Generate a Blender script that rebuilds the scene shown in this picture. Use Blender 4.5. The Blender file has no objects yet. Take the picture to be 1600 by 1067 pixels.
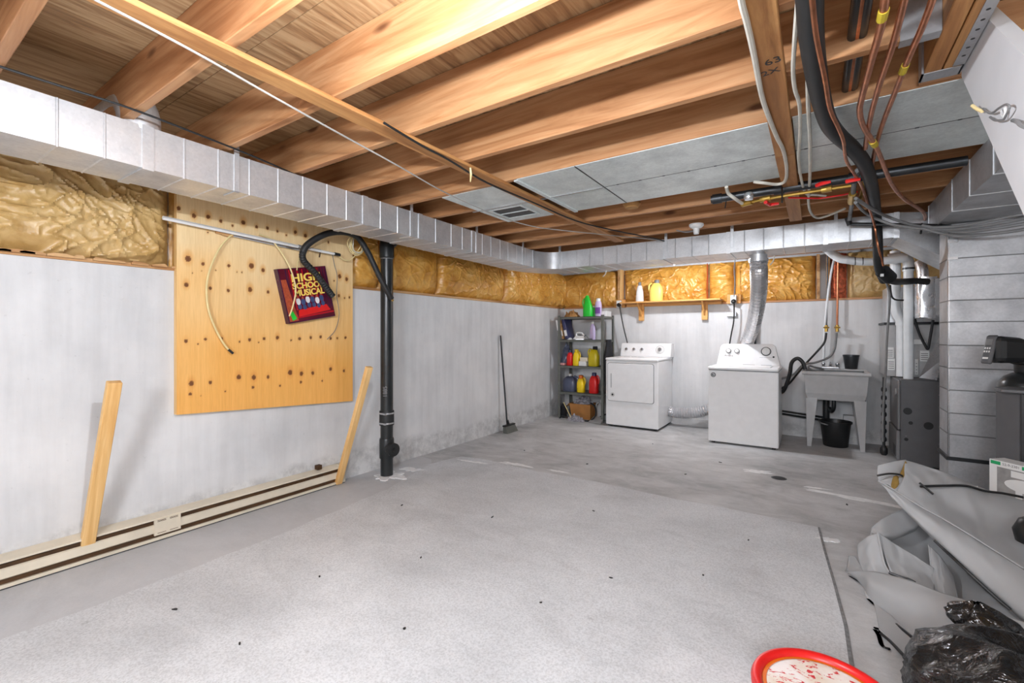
import bpy, math, random
from mathutils import Vector, Matrix, noise, Euler
random.seed(7)
S = bpy.context.scene
COL = S.collection
PI = math.pi

# ---------------------------------------------------------------- camera
cam_d = bpy.data.cameras.new('camera')
cam = bpy.data.objects.new('camera', cam_d)
COL.objects.link(cam)
cam.location = (0, 0, 1.3)
cam.rotation_euler = (PI / 2, 0, math.atan(474 / 711))
cam_d.sensor_width = 36
cam_d.lens = 36 * 711 / 1600
cam_d.shift_y = -11.5 / 1600
cam_d.clip_start = 0.05
S.camera = cam

# ---------------------------------------------------------------- world, lights, exposure
S.view_settings.view_transform = 'Standard'
S.view_settings.look = 'None'
S.view_settings.gamma = 1
S.view_settings.use_curve_mapping = False
S.view_settings.exposure = 0.46
wd = bpy.data.worlds.new('world')
S.world = wd
wd.use_nodes = True
wd.node_tree.nodes['Background'].inputs[0].default_value = (0.9, 0.95, 1, 1)
wd.node_tree.nodes['Background'].inputs[1].default_value = 0.3


def lamp(name, loc, power, radius, color=(1, 1, 1)):
    d = bpy.data.lights.new(name, 'POINT')
    d.energy = power
    d.shadow_soft_size = radius
    d.color = color
    o = bpy.data.objects.new(name, d)
    COL.objects.link(o)
    o.location = loc
    return o


lamp('bulb_light_front', (-0.80, 0.63, 2.06), 135, 0.04, (0.915, 0.97, 1.05))
lamp('bulb_light_laundry', (-1.3, 5.80, 2.19), 130, 0.04, (0.92, 0.97, 1.05))
lamp('fill_light_rear', (0.2, -2.1, 2.10), 290, 0.45, (0.915, 0.97, 1.05))  # added soft fill from behind the camera, evens out walls and floor; no bulb there


# ---------------------------------------------------------------- helpers: materials
def new_mat(name):
    m = bpy.data.materials.new(name)
    m.use_nodes = True
    nt = m.node_tree
    return m, nt, nt.nodes['Principled BSDF']


def lin(c):
    return tuple(((x / 255) / 12.92 if x / 255 <= 0.04045 else ((x / 255 + 0.055) / 1.055) ** 2.4) for x in c) + (1,)


def coords(nt, scale=(1, 1, 1), world=False, rnd=True):
    tc = nt.nodes.new('ShaderNodeTexCoord')
    mp = nt.nodes.new('ShaderNodeMapping')
    mp.inputs['Scale'].default_value = scale
    if world:
        g = nt.nodes.new('ShaderNodeNewGeometry')
        nt.links.new(g.outputs['Position'], mp.inputs['Vector'])
    else:
        nt.links.new(tc.outputs['Object'], mp.inputs['Vector'])
        if rnd:
            oi = nt.nodes.new('ShaderNodeObjectInfo')
            mu = nt.nodes.new('ShaderNodeMath')
            mu.operation = 'MULTIPLY'
            mu.inputs[1].default_value = 37
            nt.links.new(oi.outputs['Random'], mu.inputs[0])
            nt.links.new(mu.outputs[0], mp.inputs['Location'])
    return mp.outputs[0]


def noise_tex(nt, vec, scale, detail=4, rough=0.55, dist=0):
    n = nt.nodes.new('ShaderNodeTexNoise')
    n.inputs['Scale'].default_value = scale
    n.inputs['Detail'].default_value = detail
    n.inputs['Roughness'].default_value = rough
    n.inputs['Distortion'].default_value = dist
    nt.links.new(vec, n.inputs['Vector'])
    return n.outputs['Fac']


def ramp(nt, fac, stops):
    r = nt.nodes.new('ShaderNodeValToRGB')
    el = r.color_ramp.elements
    while len(el) < len(stops):
        el.new(0.5)
    for e, (p, c) in zip(el, stops):
        e.position = p
        e.color = c if len(c) == 4 else tuple(c) + (1,)
    nt.links.new(fac, r.inputs[0])
    return r.outputs[0]


def mix(nt, fac, a, b, mode='MIX'):
    n = nt.nodes.new('ShaderNodeMix')
    n.data_type = 'RGBA'
    n.blend_type = mode
    for sock, v in ((n.inputs[0], fac), (n.inputs[6], a), (n.inputs[7], b)):
        if hasattr(v, 'is_output'):
            nt.links.new(v, sock)
        else:
            sock.default_value = v
    return n.outputs[2]


def bump(nt, bsdf, h, strength=0.3, dist=0.01):
    b = nt.nodes.new('ShaderNodeBump')
    b.inputs['Strength'].default_value = strength
    b.inputs['Distance'].default_value = dist
    nt.links.new(h, b.inputs['Height'])
    nt.links.new(b.outputs[0], bsdf.inputs['Normal'])


def plain(name, rgb, rough=0.5, metal=0.0, var=0.12, scale=12, bmp=0.0, spec=0.5):
    m, nt, b = new_mat(name)
    v = coords(nt)
    c = lin(rgb)
    f = noise_tex(nt, v, scale, 4)
    lo = tuple(x * (1 - var) for x in c[:3]) + (1,)
    hi = tuple(min(1, x * (1 + var)) for x in c[:3]) + (1,)
    nt.links.new(ramp(nt, f, [(0.3, lo), (0.7, hi)]), b.inputs['Base Color'])
    b.inputs['Roughness'].default_value = rough
    b.inputs['Metallic'].default_value = metal
    b.inputs['Specular IOR Level'].default_value = spec
    if bmp:
        bump(nt, b, noise_tex(nt, v, scale * 6, 3), bmp, 0.004)
    return m


def wood(name, light, mid, dark, axis=0, rough=0.6, knots=True, ring=1.0):
    m, nt, b = new_mat(name)
    sc = [9, 9, 9]
    sc[axis] = 0.7
    v = coords(nt, tuple(sc))
    f1 = noise_tex(nt, v, 1.6 * ring, 6, 0.6, 1.2)
    sc2 = [60, 60, 60]
    sc2[axis] = 1.2
    f2 = noise_tex(nt, coords(nt, tuple(sc2)), 1.0, 3, 0.6)
    col = ramp(nt, f1, [(0.25, lin(dark)), (0.45, lin(mid)), (0.6, lin(light)), (0.8, lin(mid))])
    fine = ramp(nt, f2, [(0.3, (0.72, 0.66, 0.6, 1)), (0.6, (1, 1, 1, 1))])
    col = mix(nt, 0.4, col, fine, 'MULTIPLY')
    if knots:
        sc3 = [3.2, 3.2, 3.2]
        sc3[axis] = 1.1
        vo = nt.nodes.new('ShaderNodeTexVoronoi')
        vo.inputs['Scale'].default_value = 1.4
        nt.links.new(coords(nt, tuple(sc3)), vo.inputs['Vector'])
        k = ramp(nt, vo.outputs['Distance'], [(0.05, (0.16, 0.07, 0.03, 1)), (0.11, (1, 1, 1, 1))])
        col = mix(nt, 0.8, col, k, 'MULTIPLY')
    nt.links.new(col, b.inputs['Base Color'])
    b.inputs['Roughness'].default_value = rough
    bump(nt, b, f2, 0.12, 0.003)
    return m


def metal_sheet(name, rgb=(214, 216, 218), rough=0.36, spangle=0.05, world=False, metallic=0.62):
    m, nt, b = new_mat(name)
    v = coords(nt, world=world)
    vo = nt.nodes.new('ShaderNodeTexVoronoi')
    vo.inputs['Scale'].default_value = 90
    nt.links.new(v, vo.inputs['Vector'])
    sp = nt.nodes.new('ShaderNodeSeparateColor')
    nt.links.new(vo.outputs['Color'], sp.inputs[0])
    f = noise_tex(nt, v, 5, 5, 0.6)
    c = lin(rgb)[:3]
    a = ramp(nt, sp.outputs[0], [(0, tuple(x * (1 - spangle) for x in c)), (1, tuple(min(1, x * (1 + spangle)) for x in c))])
    d = ramp(nt, f, [(0.32, (0.7, 0.7, 0.71, 1)), (0.6, (1, 1, 1, 1))])
    nt.links.new(mix(nt, 0.7, a, d, 'MULTIPLY'), b.inputs['Base Color'])
    b.inputs['Metallic'].default_value = metallic
    r = ramp(nt, f, [(0.3, (rough + 0.14,) * 3), (0.7, (rough - 0.05,) * 3)])
    nt.links.new(r, b.inputs['Roughness'])
    bump(nt, b, noise_tex(nt, v, 3.5, 2), 0.12, 0.01)
    return m


M = {}
M['joist'] = wood('joist_wood', (196, 148, 104), (180, 128, 84), (146, 94, 54), 0)
M['strap'] = wood('strapping_wood', (196, 144, 88), (172, 118, 68), (132, 84, 44), 1)
M['stud'] = wood('stud_wood', (236, 196, 134), (224, 178, 112), (204, 150, 84), 2, knots=False)
M['shelfwood'] = wood('shelf_wood', (222, 168, 98), (206, 148, 80), (178, 118, 58), 0, knots=False)
M['stairwood'] = wood('fresh_pine', (240, 208, 130), (226, 188, 108), (200, 154, 80), 1, knots=False)
M['subfloor'] = wood('subfloor_plywood', (176, 146, 108), (150, 116, 80), (104, 74, 48), 1, ring=1.6)
M['oldwood'] = wood('old_plate_wood', (206, 166, 116), (178, 130, 80), (128, 84, 46), 1)
M['galv'] = metal_sheet('galvanised_sheet')
M['galv_d'] = metal_sheet('dull_galvanised', (190, 191, 193), 0.42, 0.05)
M['pan'] = metal_sheet('zinc_panning', (224, 231, 229), 0.42, 0.06, metallic=0.4)
M['steel'] = plain('dark_steel', (70, 72, 74), 0.4, 0.8)
M['bright'] = plain('bright_steel', (205, 206, 208), 0.25, 0.9, 0.05)
M['black'] = plain('black_plastic', (26, 27, 28), 0.42)
M['abs'] = plain('black_abs_pipe', (34, 37, 38), 0.3, 0, 0.3, 6)
M['rubber'] = plain('black_rubber', (30, 31, 32), 0.55, 0, 0.2)
M['white'] = plain('white_enamel', (232, 232, 232), 0.28, 0, 0.03)
M['whitep'] = plain('white_plastic', (226, 226, 224), 0.4, 0, 0.04)
M['pvc'] = plain('white_pvc', (220, 224, 226), 0.35, 0, 0.05)
M['sink'] = plain('grey_plastic', (176, 176, 176), 0.5, 0, 0.06)
M['cream'] = plain('cream_paint', (214, 204, 184), 0.5, 0, 0.1, 5)
M['slot'] = plain('dark_slot', (74, 48, 20), 0.7, 0, 0.3)
M['copper'] = plain('copper_pipe', (196, 128, 92), 0.3, 0.85, 0.25, 20)
M['cable'] = plain('white_cable', (206, 202, 190), 0.5, 0, 0.1)
M['cable_y'] = plain('yellowed_cable', (226, 206, 150), 0.5, 0, 0.1)
M['cable_m'] = plain('pale_grey_cable', (168, 166, 160), 0.5, 0, 0.3, 3)
M['cable_g'] = plain('grey_cable', (120, 120, 120), 0.5, 0, 0.15)
M['red'] = plain('red_plastic', (214, 28, 26), 0.35, 0, 0.1)
M['yellow'] = plain('yellow_plastic', (240, 205, 20), 0.35, 0, 0.06)
M['paleyellow'] = plain('pale_yellow_plastic', (250, 216, 110), 0.4, 0, 0.05)
M['olive'] = plain('mustard_plastic', (206, 186, 22), 0.35, 0, 0.06)
M['navy'] = plain('navy_plastic', (50, 52, 92), 0.35, 0, 0.1)
M['slate'] = plain('slate_blue_plastic', (84, 90, 112), 0.3, 0, 0.1)
M['green'] = plain('green_plastic', (40, 200, 60), 0.35, 0, 0.06)
M['lilac'] = plain('lilac_plastic', (206, 190, 226), 0.4, 0, 0.05)
M['purple'] = plain('purple_label', (116, 70, 150), 0.5, 0, 0.08)
M['orange'] = plain('orange_plastic', (212, 104, 20), 0.4, 0, 0.08)
M['pink'] = plain('pink_card', (222, 160, 158), 0.6, 0, 0.1)
M['card'] = plain('cardboard', (176, 122, 66), 0.8, 0, 0.12, 8)
M['paper'] = plain('kraft_bag_paper', (170, 126, 74), 0.8, 0, 0.2, 10)
M['rag'] = plain('grey_rag', (150, 148, 154), 0.9, 0, 0.5, 30, 0.4)
M['cloth_w'] = plain('white_cloth', (222, 222, 220), 0.8, 0, 0.08)
M['jacket'] = plain('black_fabric', (28, 28, 32), 0.9, 0, 0.3, 20)
M['rack'] = plain('grey_rack_paint', (104, 106, 100), 0.5, 0.2, 0.12)
M['furnace'] = plain('dark_grey_cabinet', (92, 92, 94), 0.45, 0.1, 0.06)
M['furnace_d'] = plain('mid_grey_door', (124, 124, 126), 0.45, 0.1, 0.06)
M['coil'] = plain('light_grey_cabinet', (170, 170, 170), 0.5, 0.1, 0.08)
M['stringer'] = plain('grey_white_paint', (206, 206, 208), 0.55, 0, 0.05, 4)
M['foil'] = metal_sheet('foil', (226, 226, 228), 0.25, 0.05, metallic=0.85)
M['pinkwool'] = plain('pink_fibre', (222, 112, 78), 0.95, 0, 0.6, 26, 1.0)
M['brass'] = plain('brass', (196, 160, 80), 0.35, 0.8, 0.15)
M['tag'] = plain('yellow_tag', (196, 172, 44), 0.6, 0, 0.1)
M['glow'] = new_mat('lit_bulb_glass')[0]
_b = M['glow'].node_tree.nodes['Principled BSDF']
_b.inputs['Emission Color'].default_value = (1, 0.98, 0.94, 1)
_b.inputs['Emission Strength'].default_value = 30


def concrete_wall():
    m, nt, b = new_mat('painted_concrete_wall')
    v = coords(nt, (1, 1, 1), world=True)
    vs = coords(nt, (6, 6, 0.5), world=True)
    f1 = noise_tex(nt, v, 1.3, 6, 0.6)
    f2 = noise_tex(nt, vs, 2.2, 5, 0.6)
    f3 = noise_tex(nt, v, 26, 4, 0.7)
    a = ramp(nt, f1, [(0.3, lin((194, 195, 196))), (0.62, lin((218, 218, 218)))])
    d = ramp(nt, f2, [(0.34, (0.86, 0.86, 0.86, 1)), (0.6, (1, 1, 1, 1))])
    c = mix(nt, 0.6, a, d, 'MULTIPLY')
    sp = ramp(nt, f3, [(0.26, (0.62, 0.62, 0.62, 1)), (0.36, (1, 1, 1, 1))])
    c = mix(nt, 0.5, c, sp, 'MULTIPLY')
    # damp efflorescence and dirt along the foot of the wall
    g = nt.nodes.new('ShaderNodeSeparateXYZ')
    nt.links.new(v, g.inputs[0])
    ad = nt.nodes.new('ShaderNodeMath')
    ad.operation = 'MULTIPLY_ADD'
    nt.links.new(f1, ad.inputs[0])
    ad.inputs[1].default_value = -0.36
    nt.links.new(g.outputs['Z'], ad.inputs[2])
    k = ramp(nt, ad.outputs[0], [(-0.02 + 0.02, (0.5, 0.5, 0.5, 1)), (0.05, (0, 0, 0, 1))])
    dirt = ramp(nt, noise_tex(nt, v, 9, 6, 0.7), [(0.4, lin((150, 150, 150))), (0.6, lin((214, 214, 212)))])
    c = mix(nt, k, c, dirt)
    nt.links.new(c, b.inputs['Base Color'])
    b.inputs['Roughness'].default_value = 0.85
    bump(nt, b, f3, 0.15, 0.006)
    return m


def concrete_floor(name, base, dark, light, speck, smear):
    m, nt, b = new_mat(name)
    v = coords(nt, (1, 1, 1), world=True)
    f1 = noise_tex(nt, v, 1.1, 7, 0.62, 0.4)
    f2 = noise_tex(nt, coords(nt, (1.1, 2.6, 1), world=True), 1.5, 7, 0.65, 1.0)
    f3 = noise_tex(nt, v, 110, 3, 0.7)
    f4 = noise_tex(nt, v, 9, 5, 0.7)
    a = ramp(nt, f1, [(0.3, lin(dark)), (0.5, lin(base)), (0.68, lin(light))])
    s2 = ramp(nt, f2, [(0.28, (0.6, 0.6, 0.6, 1)), (0.5, (1, 1, 1, 1)), (0.75, (1.0, 1.0, 1.0, 1))])
    c = mix(nt, smear, a, s2, 'MULTIPLY')
    f5 = noise_tex(nt, coords(nt, (1, 1.8, 1), world=True), 3.4, 8, 0.72, 0.8)
    s5 = ramp(nt, f5, [(0.36, (0, 0, 0, 1)), (0.62, (1, 1, 1, 1))])
    c = mix(nt, smear * 0.35, c, mix(nt, s5, lin(dark), lin((218, 218, 218))))
    s3 = ramp(nt, f3, [(0.36, (0.55, 0.55, 0.55, 1)), (0.58, (1, 1, 1, 1))])
    c = mix(nt, speck, c, s3, 'MULTIPLY')
    s4 = ramp(nt, f4, [(0.25, (0.45, 0.45, 0.45, 1)), (0.34, (1, 1, 1, 1))])
    c = mix(nt, 0.5, c, s4, 'MULTIPLY')
    nt.links.new(c, b.inputs['Base Color'])
    b.inputs['Roughness'].default_value = 0.72
    bump(nt, b, f3, 0.12, 0.004)
    return m


def kraft(name, a, b2, c3):
    m, nt, b = new_mat(name)
    v = coords(nt, (1, 1, 1), world=True)
    f = noise_tex(nt, v, 4.5, 6, 0.65, 0.8)
    f2 = noise_tex(nt, coords(nt, (1, 1, 0.5), world=True), 16, 5, 0.65, 1.5)
    c = ramp(nt, f, [(0.3, lin(a)), (0.5, lin(b2)), (0.72, lin(c3))])
    d = ramp(nt, f2, [(0.35, (0.72, 0.64, 0.55, 1)), (0.5, (1, 1, 1, 1))])
    nt.links.new(mix(nt, 0.4, c, d, 'MULTIPLY'), b.inputs['Base Color'])
    b.inputs['Roughness'].default_value = 0.34
    b.inputs['Specular IOR Level'].default_value = 0.6
    bump(nt, b, f2, 0.22, 0.01)
    return m


M['wall'] = concrete_wall()
M['floor'] = concrete_floor('smooth_concrete_floor', (186, 186, 186), (150, 150, 150), (210, 210, 210), 0.15, 0.75)
M['patch'] = concrete_floor('rough_screed', (208, 210, 212), (190, 192, 194), (222, 224, 226), 0.5, 0.35)
M['strip'] = concrete_floor('smooth_grey_strip', (190, 191, 193), (176, 177, 179), (202, 202, 203), 0.1, 0.25)
M['kraft'] = kraft('kraft_facing', (184, 124, 44), (212, 156, 70), (228, 186, 110))
M['kraft_t'] = kraft('kraft_facing_pale', (178, 140, 80), (198, 164, 106), (212, 184, 134))


# ---------------------------------------------------------------- helpers: meshes
class MB:
    def __init__(s):
        s.v = []
        s.f = []
        s.mi = []
        s.k = 0

    def add(s, vs, fs):
        o = len(s.v)
        s.v += [tuple(p) for p in vs]
        s.f += [tuple(i + o for i in f) for f in fs]
        s.mi += [s.k] * len(fs)
        return s

    def hexa(s, p):     # 4 bottom ccw, 4 top ccw
        return s.add(p, [(3, 2, 1, 0), (4, 5, 6, 7), (0, 1, 5, 4), (1, 2, 6, 5), (2, 3, 7, 6), (3, 0, 4, 7)])

    def box(s, x0, x1, y0, y1, z0, z1):
        return s.hexa([(x0, y0, z0), (x1, y0, z0), (x1, y1, z0), (x0, y1, z0),
                       (x0, y0, z1), (x1, y0, z1), (x1, y1, z1), (x0, y1, z1)])

    def rbox(s, x0, x1, y0, y1, z0, z1, r=0.01):     # chamfered box
        vs = []
        for (x, sx) in ((x0, 1), (x1, -1)):
            for (y, sy) in ((y0, 1), (y1, -1)):
                for (z, sz) in ((z0, 1), (z1, -1)):
                    vs += [(x, y + sy * r, z + sz * r), (x + sx * r, y, z + sz * r), (x + sx * r, y + sy * r, z)]
        i = lambda a, b, c, k: (a * 4 + b * 2 + c) * 3 + k
        fs = [(i(0, 0, 0, 0), i(0, 0, 1, 0), i(0, 1, 1, 0), i(0, 1, 0, 0)), (i(1, 0, 0, 0), i(1, 1, 0, 0), i(1, 1, 1, 0), i(1, 0, 1, 0)),
              (i(0, 0, 0, 1), i(1, 0, 0, 1), i(1, 0, 1, 1), i(0, 0, 1, 1)), (i(0, 1, 0, 1), i(0, 1, 1, 1), i(1, 1, 1, 1), i(1, 1, 0, 1)),
              (i(0, 0, 0, 2), i(0, 1, 0, 2), i(1, 1, 0, 2), i(1, 0, 0, 2)), (i(0, 0, 1, 2), i(1, 0, 1, 2), i(1, 1, 1, 2), i(0, 1, 1, 2))]
        for c in (0, 1):
            for b in (0, 1):
                fs.append((i(0, b, c, 1), i(0, b, c, 2), i(1, b, c, 2), i(1, b, c, 1)))
        for a in (0, 1):
            for b in (0, 1):
                fs.append((i(a, b, 0, 0), i(a, b, 1, 0), i(a, b, 1, 1), i(a, b, 0, 1)))
            for c in (0, 1):
                fs.append((i(a, 0, c, 0), i(a, 1, c, 0), i(a, 1, c, 2), i(a, 0, c, 2)))
        for a in (0, 1):
            for b in (0, 1):
                for c in (0, 1):
                    fs.append((i(a, b, c, 0), i(a, b, c, 1), i(a, b, c, 2)))
        return s.add(vs, fs)

    def tube(s, pts, r, n=8, cap=True, ribs=None, smooth_path=False):
        P = [Vector(p) for p in pts]
        if smooth_path:
            P = crpath(P, smooth_path)
        rr = r if isinstance(r, (list, tuple)) else [r] * len(P)
        if len(rr) != len(P):
            rr = [rr[0] + (rr[-1] - rr[0]) * i / (len(P) - 1) for i in range(len(P))]
        if ribs:
            rr = [x * (1 + (ribs if i % 2 else 0)) for i, x in enumerate(rr)]
        vs = []
        t = (P[1] - P[0]).normalized()
        up = Vector((0, 0, 1)) if abs(t.z) < 0.9 else Vector((1, 0, 0))
        a = t.cross(up).normalized()
        for i, p in enumerate(P):
            if i == 0:
                t = P[1] - P[0]
            elif i == len(P) - 1:
                t = P[-1] - P[-2]
            else:
                t = P[i + 1] - P[i - 1]
            t.normalize()
            a = (a - t * a.dot(t)).normalized()
            b = t.cross(a)
            for k in range(n):
                w = 2 * PI * k / n
                vs.append(p + (a * math.cos(w) + b * math.sin(w)) * rr[i])
        fs = []
        for i in range(len(P) - 1):
            for k in range(n):
                k2 = (k + 1) % n
                fs.append((i * n + k, i * n + k2, (i + 1) * n + k2, (i + 1) * n + k))
        if cap:
            fs.append(tuple(reversed(range(n))))
            fs.append(tuple(range((len(P) - 1) * n, len(P) * n)))
        return s.add(vs, fs)

    def lathe(s, prof, loc=(0, 0, 0), n=20, axis='Z', sx=1, sy=1, mat=None, cap=True):
        vs = []
        for (r, z) in prof:
            for k in range(n):
                w = 2 * PI * k / n
                p = Vector((r * math.cos(w) * sx, r * math.sin(w) * sy, z))
                if axis == 'X':
                    p = Vector((p.z, p.x, p.y))
                elif axis == 'Y':
                    p = Vector((p.x, -p.z, p.y))
                if mat:
                    p = mat @ p
                vs.append(p + Vector(loc))
        fs = []
        for i in range(len(prof) - 1):
            for k in range(n):
                k2 = (k + 1) % n
                fs.append((i * n + k, i * n + k2, (i + 1) * n + k2, (i + 1) * n + k))
        if cap:
            fs.append(tuple(reversed(range(n))))
            fs.append(tuple(range((len(prof) - 1) * n, len(prof) * n)))
        return s.add(vs, fs)

    def prism(s, poly, d0, d1, axis='Z'):
        n = len(poly)
        f = {'Z': lambda a, b, d: (a, b, d), 'Y': lambda a, b, d: (a, d, b), 'X': lambda a, b, d: (d, a, b)}[axis]
        vs = [f(a, b, d0) for a, b in poly] + [f(a, b, d1) for a, b in poly]
        fs = [tuple(reversed(range(n))), tuple(range(n, 2 * n))]
        fs += [(i, (i + 1) % n, n + (i + 1) % n, n + i) for i in range(n)]
        return s.add(vs, fs)

    def grid(s, fn, nu, nv, thick=None):
        vs = [fn(i / nu, j / nv) for j in range(nv + 1) for i in range(nu + 1)]
        fs = [(j * (nu + 1) + i, j * (nu + 1) + i + 1, (j + 1) * (nu + 1) + i + 1, (j + 1) * (nu + 1) + i)
              for j in range(nv) for i in range(nu)]
        return s.add(vs, fs)

    def build(s, name, mat, parent=None, smooth=False, recalc=True, solid=0, label=None, bevel=0):
        me = bpy.data.meshes.new(name)
        xs = [p[0] for p in s.v]
        ys = [p[1] for p in s.v]
        zs = [p[2] for p in s.v]
        c = Vector(((min(xs) + max(xs)) / 2, (min(ys) + max(ys)) / 2, (min(zs) + max(zs)) / 2))
        me.from_pydata([tuple(Vector(p) - c) for p in s.v], [], s.f)
        mats = mat if isinstance(mat, (list, tuple)) else [mat]
        for m in mats:
            me.materials.append(M[m] if isinstance(m, str) else m)
        if len(mats) > 1:
            me.polygons.foreach_set('material_index', s.mi)
        if recalc:
            import bmesh
            bm = bmesh.new()
            bm.from_mesh(me)
            bmesh.ops.recalc_face_normals(bm, faces=bm.faces)
            bm.to_mesh(me)
            bm.free()
        if smooth:
            me.polygons.foreach_set('use_smooth', [True] * len(me.polygons))
            if smooth != 'all':
                me.set_sharp_from_angle(angle=math.radians(smooth if smooth is not True else 40))
        o = bpy.data.objects.new(name, me)
        COL.objects.link(o)
        if parent:
            o.parent = parent
            o.location = c - WL[parent.name]
        else:
            o.location = c
        WL[o.name] = c
        if solid:
            md = o.modifiers.new('thickness', 'SOLIDIFY')
            md.thickness = solid
            md.offset = -1
        if bevel:
            md = o.modifiers.new('edge', 'BEVEL')
            md.width = bevel
            md.segments = 2
            md.limit_method = 'ANGLE'
        if label:
            o['label'] = label
        return o


WL = {}


def carry_back(pts, y=-1.3):
    # carry a run on under the joists, behind the photographer
    P = [Vector(q) for q in pts]
    e = P[0] - P[1]
    n = e.normalized()
    return [P[0] + n * 1.3, P[0] + n * 0.6, P[0] + n * 0.25, P[0] + e] + P


def crpath(P, k):
    out = []
    n = len(P)
    for i in range(n - 1):
        p0 = P[max(i - 1, 0)]
        p1 = P[i]
        p2 = P[i + 1]
        p3 = P[min(i + 2, n - 1)]
        for j in range(k):
            t = j / k
            out.append(0.5 * ((2 * p1) + (p2 - p0) * t + (2 * p0 - 5 * p1 + 4 * p2 - p3) * t * t + (3 * p1 - p0 - 3 * p2 + p3) * t ** 3))
    out.append(P[-1])
    return out


def thing(name, label, cat, loc, group=None):
    o = bpy.data.objects.new(name, None)
    o.empty_display_size = 0.1
    COL.objects.link(o)
    o.location = loc
    WL[o.name] = Vector(loc)
    tag(o, label, cat, group)
    return o


def tag(o, label, cat, group=None, kind=None):
    o['label'] = label
    o['category'] = cat
    if group:
        o['group'] = group
    if kind:
        o['kind'] = kind
    return o


def struct(o):
    o['kind'] = 'structure'
    return o


def copy_thing(root, loc, label=None, mats=None):
    r = root.copy()
    COL.objects.link(r)
    r.location = loc
    WL[r.name] = Vector(loc)
    if label:
        r['label'] = label
    for ch in list(root.children):
        c = ch.copy()
        COL.objects.link(c)
        c.parent = r
        for g in list(ch.children):
            d = g.copy()
            COL.objects.link(d)
            d.parent = c
    return r


def text_mesh(mb, txt, size, origin, right, up, depth=0.001, align='CENTER', sx=1.0, bold=0.0):
    cu = bpy.data.curves.new('lettering', 'FONT')
    cu.body = txt
    cu.size = size
    cu.align_x = align
    cu.extrude = depth
    cu.offset = bold
    o = bpy.data.objects.new('lettering', cu)
    COL.objects.link(o)
    dg = bpy.context.evaluated_depsgraph_get()
    me = bpy.data.meshes.new_from_object(o.evaluated_get(dg))
    r = Vector(right).normalized()
    u = Vector(up).normalized()
    n = r.cross(u)
    vs = [Vector(origin) + r * p.co.x * sx + u * p.co.y + n * p.co.z for p in me.vertices]
    mb.add(vs, [tuple(p.vertices) for p in me.polygons])
    bpy.data.objects.remove(o)
    bpy.data.curves.remove(cu)
    bpy.data.meshes.remove(me)
    return mb


def rrect(x0, x1, y0, y1, r, n=5):
    out = []
    for (cx, cy, a0) in ((x1 - r, y1 - r, 0), (x0 + r, y1 - r, 90), (x0 + r, y0 + r, 180), (x1 - r, y0 + r, 270)):
        for k in range(n + 1):
            a = math.radians(a0 + 90 * k / n)
            out.append((cx + r * math.cos(a), cy + r * math.sin(a)))
    return out


def circ(cx, cy, r, n=20, sy=1):
    return [(cx + r * math.cos(2 * PI * k / n), cy + r * sy * math.sin(2 * PI * k / n)) for k in range(n)]


# ================================================================ the setting
XL, YB, XR, YF, ZT = -3.5, 6.85, 2.6, -2.6, 2.53
JB = 2.30
m = MB(); m.box(XL - 0.3, XR + 0.3, YF - 0.3, YB + 0.3, -0.2, 0)
floor = struct(m.build('floor', 'floor'))
# rough screed laid over the front of the floor, with a chipped edge
edge = [(0.085, YF), (0.125, 2.0), (0.115, 2.5), (0.085, 2.9), (0.05, 3.3), (0.022, 3.68), (-0.5, 3.70), (-1.0, 3.69), (-1.6, 3.73),
        (-2.2, 3.71), (-2.9, 3.76), (-3.12, 3.70), (-3.2, 3.3), (-2.98, 2.6), (-2.9, 1.8), (-2.86, 0.9), (-2.85, 0), (-2.85, YF)]
full = []
for k in range(len(edge)):
    p_, q_ = Vector(edge[k]), Vector(edge[(k + 1) % len(edge)])
    n_ = max(1, int((q_ - p_).length / 0.06)) if p_.y > YF or q_.y > YF else 1
    for t_ in range(n_):
        z_ = p_.lerp(q_, t_ / n_)
        w_ = 0.0 if z_.x > 0 or z_.y <= YF + 0.01 else 0.022
        full.append((z_.x + w_ * noise.noise((z_.x * 4, z_.y * 4, 1)) + 0.4 * w_ * noise.noise((z_.x * 15, z_.y * 15, 4)), z_.y + w_ * noise.noise((z_.x * 4, z_.y * 4, 7))))
m = MB(); m.prism(full, 0.0, 0.006)
m.build('screed_patch', 'patch', floor)
M['edge'] = plain('chipped_dark_edge', (120, 120, 120), 0.8, 0, 0.35, 40)
m = MB()
ep = edge[:6]
m.prism([(x + 0.003 + 0.003 * noise.noise((x, y * 9, 2)), y) for x, y in ep] + [(x - 0.010 + 0.004 * noise.noise((x, y * 7, 5)), y - 0.002) for x, y in reversed(ep)], 0.0003, 0.0068)
m.build('chipped_edge', 'edge', floor)
m = MB(); m.prism([(-2.80, YF), (-2.80, 0), (-2.81, 0.9), (-2.85, 1.8), (-2.93, 2.6), (-3.16, 3.3), (-3.3, 3.45), (XL, 3.5), (XL, YF)], 0.0, 0.004)
m.build('levelled_strip', 'strip', floor)


def blot(cx, cy, rx, ry, seed, ang=0, n=44, rough=0.5):
    out = []
    for k in range(n):
        a = 2 * PI * k / n
        r = max(0.15, 1 + rough * (noise.noise((math.cos(a) * 1.7 + seed, math.sin(a) * 1.7, seed * 3.1)) * 1.6 + 0.8 * noise.noise((math.cos(a) * 6 + seed, math.sin(a) * 6, seed))))
        x, y = rx * r * math.cos(a), ry * r * math.sin(a)
        out.append((cx + x * math.cos(ang) - y * math.sin(ang), cy + x * math.sin(ang) + y * math.cos(ang)))
    return out


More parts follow.
